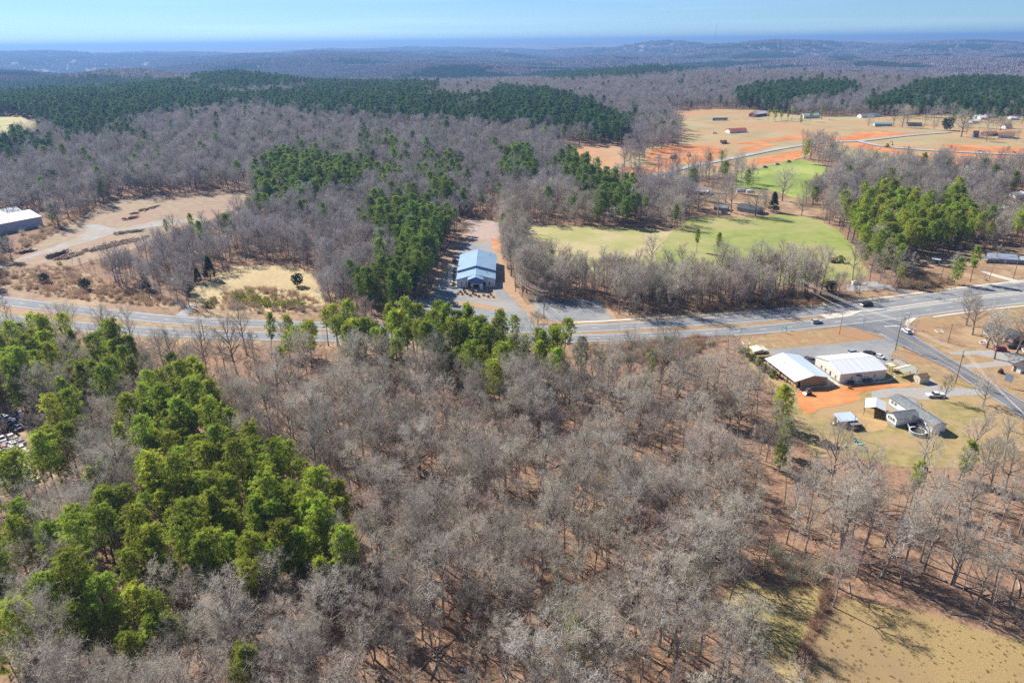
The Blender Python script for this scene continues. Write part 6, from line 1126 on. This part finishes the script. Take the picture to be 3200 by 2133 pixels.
OLV = [brush(920+i, R_, H_, n_, w_).mesh('scrub_%d' % i, mat('grey_scrub', (.48, .44, .33), rnd=.25, trans=.4)) for i, (R_, H_, n_, w_) in enumerate(((2.4, 3.4, 110, .05), (1.8, 2.6, 90, .05)))]
STEM = MB().tube([(0, 0, -.1), (0, 0, .4)], .05, 4).mesh('stem', m_bark)
def shrub(key, p, s, label, grp=None):
    o = thing('shrub', label, 'shrub', (p[0], p[1], p[2]), RNG.uniform(0, 6), grp); o.scale = (s, s, s); link('stem', STEM, o); link('foliage', SHR[key], o); return o
for (u, v) in ((1530, 1195), (1570, 1165), (1730, 1120), (1760, 1150), (1790, 1130), (1800, 1170), (1840, 1110), (1850, 1160), (1880, 1190), (1900, 1140), (1940, 1190), (1960, 1150), (1990, 1195), (2020, 1130), (2050, 1180), (2090, 1200), (2130, 1180), (2190, 1170), (2220, 1195), (1740, 1175), (1925, 1165), (2150, 1200)): shrub('yellow', LF(u, v), RNG.uniform(1.2, 1.8), 'yellow-green shrub in the patch on the straw slope', 'yellow-green shrubs on the straw slope')
for (u, v) in ((585, 893), (620, 870), (675, 850), (690, 878), (648, 903), (722, 900), (765, 920), (800, 895), (835, 912), (880, 932), (945, 915), (1012, 935), (1088, 942), (1020, 880), (1050, 910)): shrub('round', HH(u, v), RNG.uniform(.8, 1.1), 'round clipped dark shrub in the mulched bed before the hall', 'round shrubs before the hall')
for (u, v) in ((520, 780), (525, 748), (530, 712), (532, 672), (530, 640), (545, 600), (528, 575), (548, 765), (545, 540)): shrub('round', HH(u, v), RNG.uniform(.8, 1.2), 'round dark shrub in the pale bed along the hall', 'shrubs along the hall side')
for i, (u, v, s) in enumerate(((300, 610, 1.3), (350, 650, 1.2), (400, 690, 1.3), (440, 730, 1.2), (500, 770, 1.2), (270, 590, 1.0))): shrub('green', A(u, v), s, 'fresh green shrub beside the tan metal building', 'green shrubs by the tan building')
for (u, v, s) in ((885, 85, 1.0), (860, 100, .9), (1110, 70, .8)): shrub('yellow', A(u, v), s, 'yellow-green shrub near the fenced gravel pad', 'yellow shrubs by the gravel pad')
shrub('russet', R1(780, 1440), 1.6, 'rust-leaved round tree among the bare trees by the court'); shrub('russet', R1(980, 1400), 1.1, 'smaller rust-leaved tree beside the court trees'); shrub('green', R6(1225, 920), 1.7, 'low green brush heap beside the field ruin'); shrub('yellow', LF(440, 890), 1.1, 'yellow shrub below the charred timbers'); shrub('yellow', LF(790, 370), 1.6, 'pale green shrub at the upper edge of the clearing'); shrub('yellow', LF(750, 385), 1.2, 'yellow-green shrub left of the pale one at the clearing edge')
def bush(p, k, s, label, grp, olive=False):
    o = thing('bush', label, 'bush', (p[0], p[1], p[2]), RNG.uniform(0, 6), grp); o.scale = (s, s, s); link('stem', STEM, o); link('twigs', (OLV if olive else BR)[k], o)
for (u, v) in ((1620, 1170), (1650, 1195), (1690, 1160), (1720, 1190), (1760, 1200), (1790, 1220), (1680, 1210), (1740, 1225)): bush(HH(u, v), 0, .9, 'rust-brown bush in the island round the street light pole', 'rust bushes of the pole island')
for (u, v, s) in ((1870, 1330, 1.3), (1840, 1310, 1.4), (1800, 1300, 1.2), (1760, 1320, 1.2), (1890, 1300, 1.1), (1820, 1335, 1.0), (1775, 1275, 1.1)): bush(D(u, v), 0, s, 'olive thicket bush at the corner of the dry meadow', 'thicket at the meadow corner', True)
# uncountable brush, saplings and scrub
def fill(poly, n, seed=0):
    q = np.array([p[:2] for p in poly]); r_ = np.random.RandomState(seed); x = r_.uniform(q[:, 0].min(), q[:, 0].max(), n*4); y = r_.uniform(q[:, 1].min(), q[:, 1].max(), n*4); k = inpoly(x, y, q); return np.stack([x[k], y[k]], 1)[:n]
br = [fill(P_(LF, [(-30, 960), (300, 890), (600, 930), (900, 1080), (1300, 1150), (1270, 1200), (800, 1170), (300, 1110), (-30, 1030)]), 620, 1), fill(P_(LF, [(1480, 1200), (1640, 1090), (1900, 1050), (2200, 1090), (2380, 1180), (2200, 1240), (1700, 1225)]), 260, 2), fill(P_(MI, [(1940, 1485), (2200, 1475), (2500, 1455), (2840, 1420), (2900, 1480), (2700, 1570), (2500, 1620), (2100, 1590)]), 620, 3), fill(P_(T4, [(-200, 560), (200, 470), (500, 540), (900, 640), (880, 720), (500, 780), (0, 800), (-300, 790)]), 320, 4), fill(P_(D, [(1888, 1358), (1902, 1360), (1895, 1400), (1872, 1450), (1850, 1510), (1838, 1580), (1818, 1580), (1834, 1510), (1858, 1450), (1882, 1400)]), 120, 5), fill(P_(MI, [(1050, 490), (1300, 500), (1310, 560), (1060, 560)]), 160, 6), fill(P_(LF, [(180, 690), (420, 560), (560, 480), (640, 440), (700, 470), (480, 620), (300, 720), (100, 800)]), 240, 7), fill(P_(A, [(640, 160), (1000, 190), (980, 235), (600, 268), (300, 290), (0, 300), (-200, 300), (200, 240)]), 260, 8)]
bp_ = np.concatenate(br); r_ = np.random.RandomState(3)
scatter('brush_cover', 'brown winter brush and weeds on the banks and verges', np.column_stack([bp_, hgt(bp_[:, 0], bp_[:, 1])]), r_.uniform(0, 6, len(bp_)), r_.uniform(.45, 1.15, len(bp_)), r_.randint(0, 3, len(bp_)), [(b_,) for b_ in BR], 'brush')
# saplings under the near wood and at wood edges
sx, sy = jitter_pts(90, 480, 4.4); k = ~clearmask(sx, sy); sx, sy = sx[k], sy[k]; k = rs.uniform(0, 1, len(sx)) < np.where((sx > 62) & (sy < 198), .18, .55); sx, sy = sx[k], sy[k]
SAP = []
for i in range(3):
    T, Cn = bare_tree(950+i, 8.5-i, 1.9, .07, .3, 7, 4, 4, 4, 1.05, .034); SAP.append((T.mesh('sapling_trunk', m_bark), Cn.mesh('sapling_crown', m_twig)))
scatter('saplings', 'thin bare saplings filling the floor of the wood', np.column_stack([sx, sy, hgt(sx, sy)]), rs.uniform(0, 6, len(sx)), rs.uniform(.5, 1.1, len(sx)), rs.randint(0, 3, len(sx)), SAP, 'saplings')
ex, ey = jitter_pts(280, 620, 7.0); k = ~clearmask(ex, ey); ex, ey = ex[k], ey[k]; k = rs.uniform(0, 1, len(ex)) < .4; ex, ey = ex[k], ey[k]
scatter('scrub_layer', 'grey-olive scrub under the bare woods behind the highway', np.column_stack([ex, ey, hgt(ex, ey)]), rs.uniform(0, 6, len(ex)), rs.uniform(.6, 1.2, len(ex)), rs.randint(0, 2, len(ex)), [(o_,) for o_ in OLV], 'scrub')

# tussocks of the dry meadow
m_tus = mat('tussock', (.52, .40, .19), rnd=.3, rough=.95, spec=.1, trans=.3); TUS = [brush(930+i, .7, .55, 26, .06).mesh('tussock_%d' % i, m_tus) for i in range(3)]
tp_ = np.concatenate([fill(P_(D, [(1845, 1600), (1862, 1500), (1895, 1420), (1935, 1375), (2020, 1388), (2120, 1410), (2230, 1445), (2352, 1475), (2480, 1505), (2480, 1640), (1830, 1640)]), 600, 21), fill(P_(D, [(1680, 1360), (1720, 1340), (1880, 1350), (1880, 1420), (1850, 1490), (1830, 1570), (1800, 1568), (1740, 1480), (1690, 1430)]), 260, 22)])
scatter('dry_tussocks', 'tufts of dry grass covering the meadow', np.column_stack([tp_, 0*tp_[:, 0]]), rs.uniform(0, 6, len(tp_)), rs.uniform(.2, .75, len(tp_))**1.3, rs.randint(0, 3, len(tp_)), [(o_,) for o_ in TUS], 'grass')
# dead wood on the forest floor
DW = []
for i in range(3):
    r = random.Random(40+i); mb = MB(); mb.tube([(-3, 0, .15), (0, .2, .25), (3.2, -.1, .12)], [.16, .13, .05], 5)
    for q in range(5): a_ = Vector((r.uniform(-2, 3), 0, .2)); twig(mb, a_, a_+Vector((r.uniform(-1, 1.5), r.uniform(-1.4, 1.4), r.uniform(.1, .9))), .07, r)
    DW.append(mb.mesh('deadwood_%d' % i, m_bark))
dx, dy = jitter_pts(90, 300, 7.0); k = ~clearmask(dx, dy); dx, dy = dx[k], dy[k]
scatter('fallen_wood', 'fallen branches and logs lying on the forest floor', np.column_stack([dx, dy, hgt(dx, dy)]), rs.uniform(0, 6, len(dx)), rs.uniform(.5, 1.3, len(dx)), rs.randint(0, 3, len(dx)), [(o_,) for o_ in DW], 'dead wood')

# ---------------------------------------------------------------- far woods as rounded canopy clumps
def clump(seed, m, conif):
    r = random.Random(seed); V, Fc = [], []
    for _ in range(26):
        cx, cy = r.uniform(-26, 26), r.uniform(-26, 26); hh = r.uniform(11, 17); rr_ = r.uniform(3.2, 5.0); o = len(V); k = 6
        rings = ((.0, .55), (.45, 1.0), (.8, .62)) if not conif else ((.0, .8), (.4, .85), (.75, .5))
        for f, q in rings:
            for j in range(k): a = 6.283*j/k+r.uniform(-.3, .3); s = rr_*q*r.uniform(.75, 1.2); V.append((cx+s*math.cos(a), cy+s*math.sin(a), hh*f+r.uniform(-.6, .6)))
        V.append((cx+r.uniform(-.8, .8), cy+r.uniform(-.8, .8), hh*1.03))
        for q in range(2):
            for j in range(k): Fc.append((o+q*k+j, o+q*k+(j+1) % k, o+(q+1)*k+(j+1) % k, o+(q+1)*k+j))
        for j in range(k): Fc.append((o+2*k+j, o+2*k+(j+1) % k, o+3*k))
    me = bpy.data.meshes.new('canopy'); me.from_pydata(V, [], Fc); me.materials.append(m); me.update(); return me
m_farb = mat('far_bare_canopy', (.34, .265, .24), (.20, .155, .145), scale=.35, rnd=.22, rough=1, spec=0); m_farp = mat('far_pine_canopy', (.075, .12, .04), (.035, .06, .022), scale=.4, rnd=.25, rough=1, spec=0)
CL = [clump(60+i, m_farb, False) for i in range(3)]+[clump(70+i, m_farp, True) for i in range(2)]
fx, fy = [], []
for r0, r1, sp in ((2620, 4200, 42), (4200, 7000, 62), (7000, 12000, 100)):
    a_, b_ = jitter_pts(r0, r1, sp, -42, 42); fx.append(a_); fy.append(b_)
fx, fy = np.concatenate(fx), np.concatenate(fy); fz = hgt(fx, fy); fd = np.hypot(fx, fy)
pn = np.zeros(len(fx))
for kx, ky, ph, a_ in _WV[:14]: pn += np.sin(kx*1.7*fx-ky*1.7*fy+ph*2)
fu, fv = proj(np.column_stack([fx, fy, fz+10])); isfp = pn > 2.4
for nm, poly, sh_ in PINES:
    if nm == 'far': isfp |= inpoly(fu, fv, poly)
open_ = pn < -5.2; fk = ~open_
scatter('distant_woodland', 'hazy blue-purple woodland rolling to the horizon', np.column_stack([fx, fy, fz-1])[fk], rs.uniform(0, 6, fk.sum()), (np.where(fd > 7000, 1.7, np.where(fd > 4200, 1.25, 1.0)))[fk], np.where(isfp, rs.randint(3, 5, len(fx)), rs.randint(0, 3, len(fx)))[fk], [(c_,) for c_ in CL], 'woodland')

# ---------------------------------------------------------------- haze: the air between here and the horizon
hm = bpy.data.materials.new('haze_air'); hm.use_nodes = True; hn = hm.node_tree
for n_ in list(hn.nodes):
    if n_.type == 'BSDF_PRINCIPLED': hn.nodes.remove(n_)
pv = hn.nodes.new('ShaderNodeVolumePrincipled'); pv.inputs['Color'].default_value = (.26, .48, .86, 1); pv.inputs['Density'].default_value = 1/8500.0; pv.inputs['Anisotropy'].default_value = 0.25
hn.links.new(pv.outputs[0], hn.nodes['Material Output'].inputs['Volume'])
zmin = float(min(v.co.z for v in bpy.data.meshes['ground'].vertices)); zmax = float(max(v.co.z for v in bpy.data.meshes['ground'].vertices))
tag(MB().box(-35000, 35000, -35000, 35000, zmin-1.5, max(CAMH+4, zmax+25)).obj('haze', hm), 'thin blue haze filling the air to the horizon', 'haze', None, 'stuff')
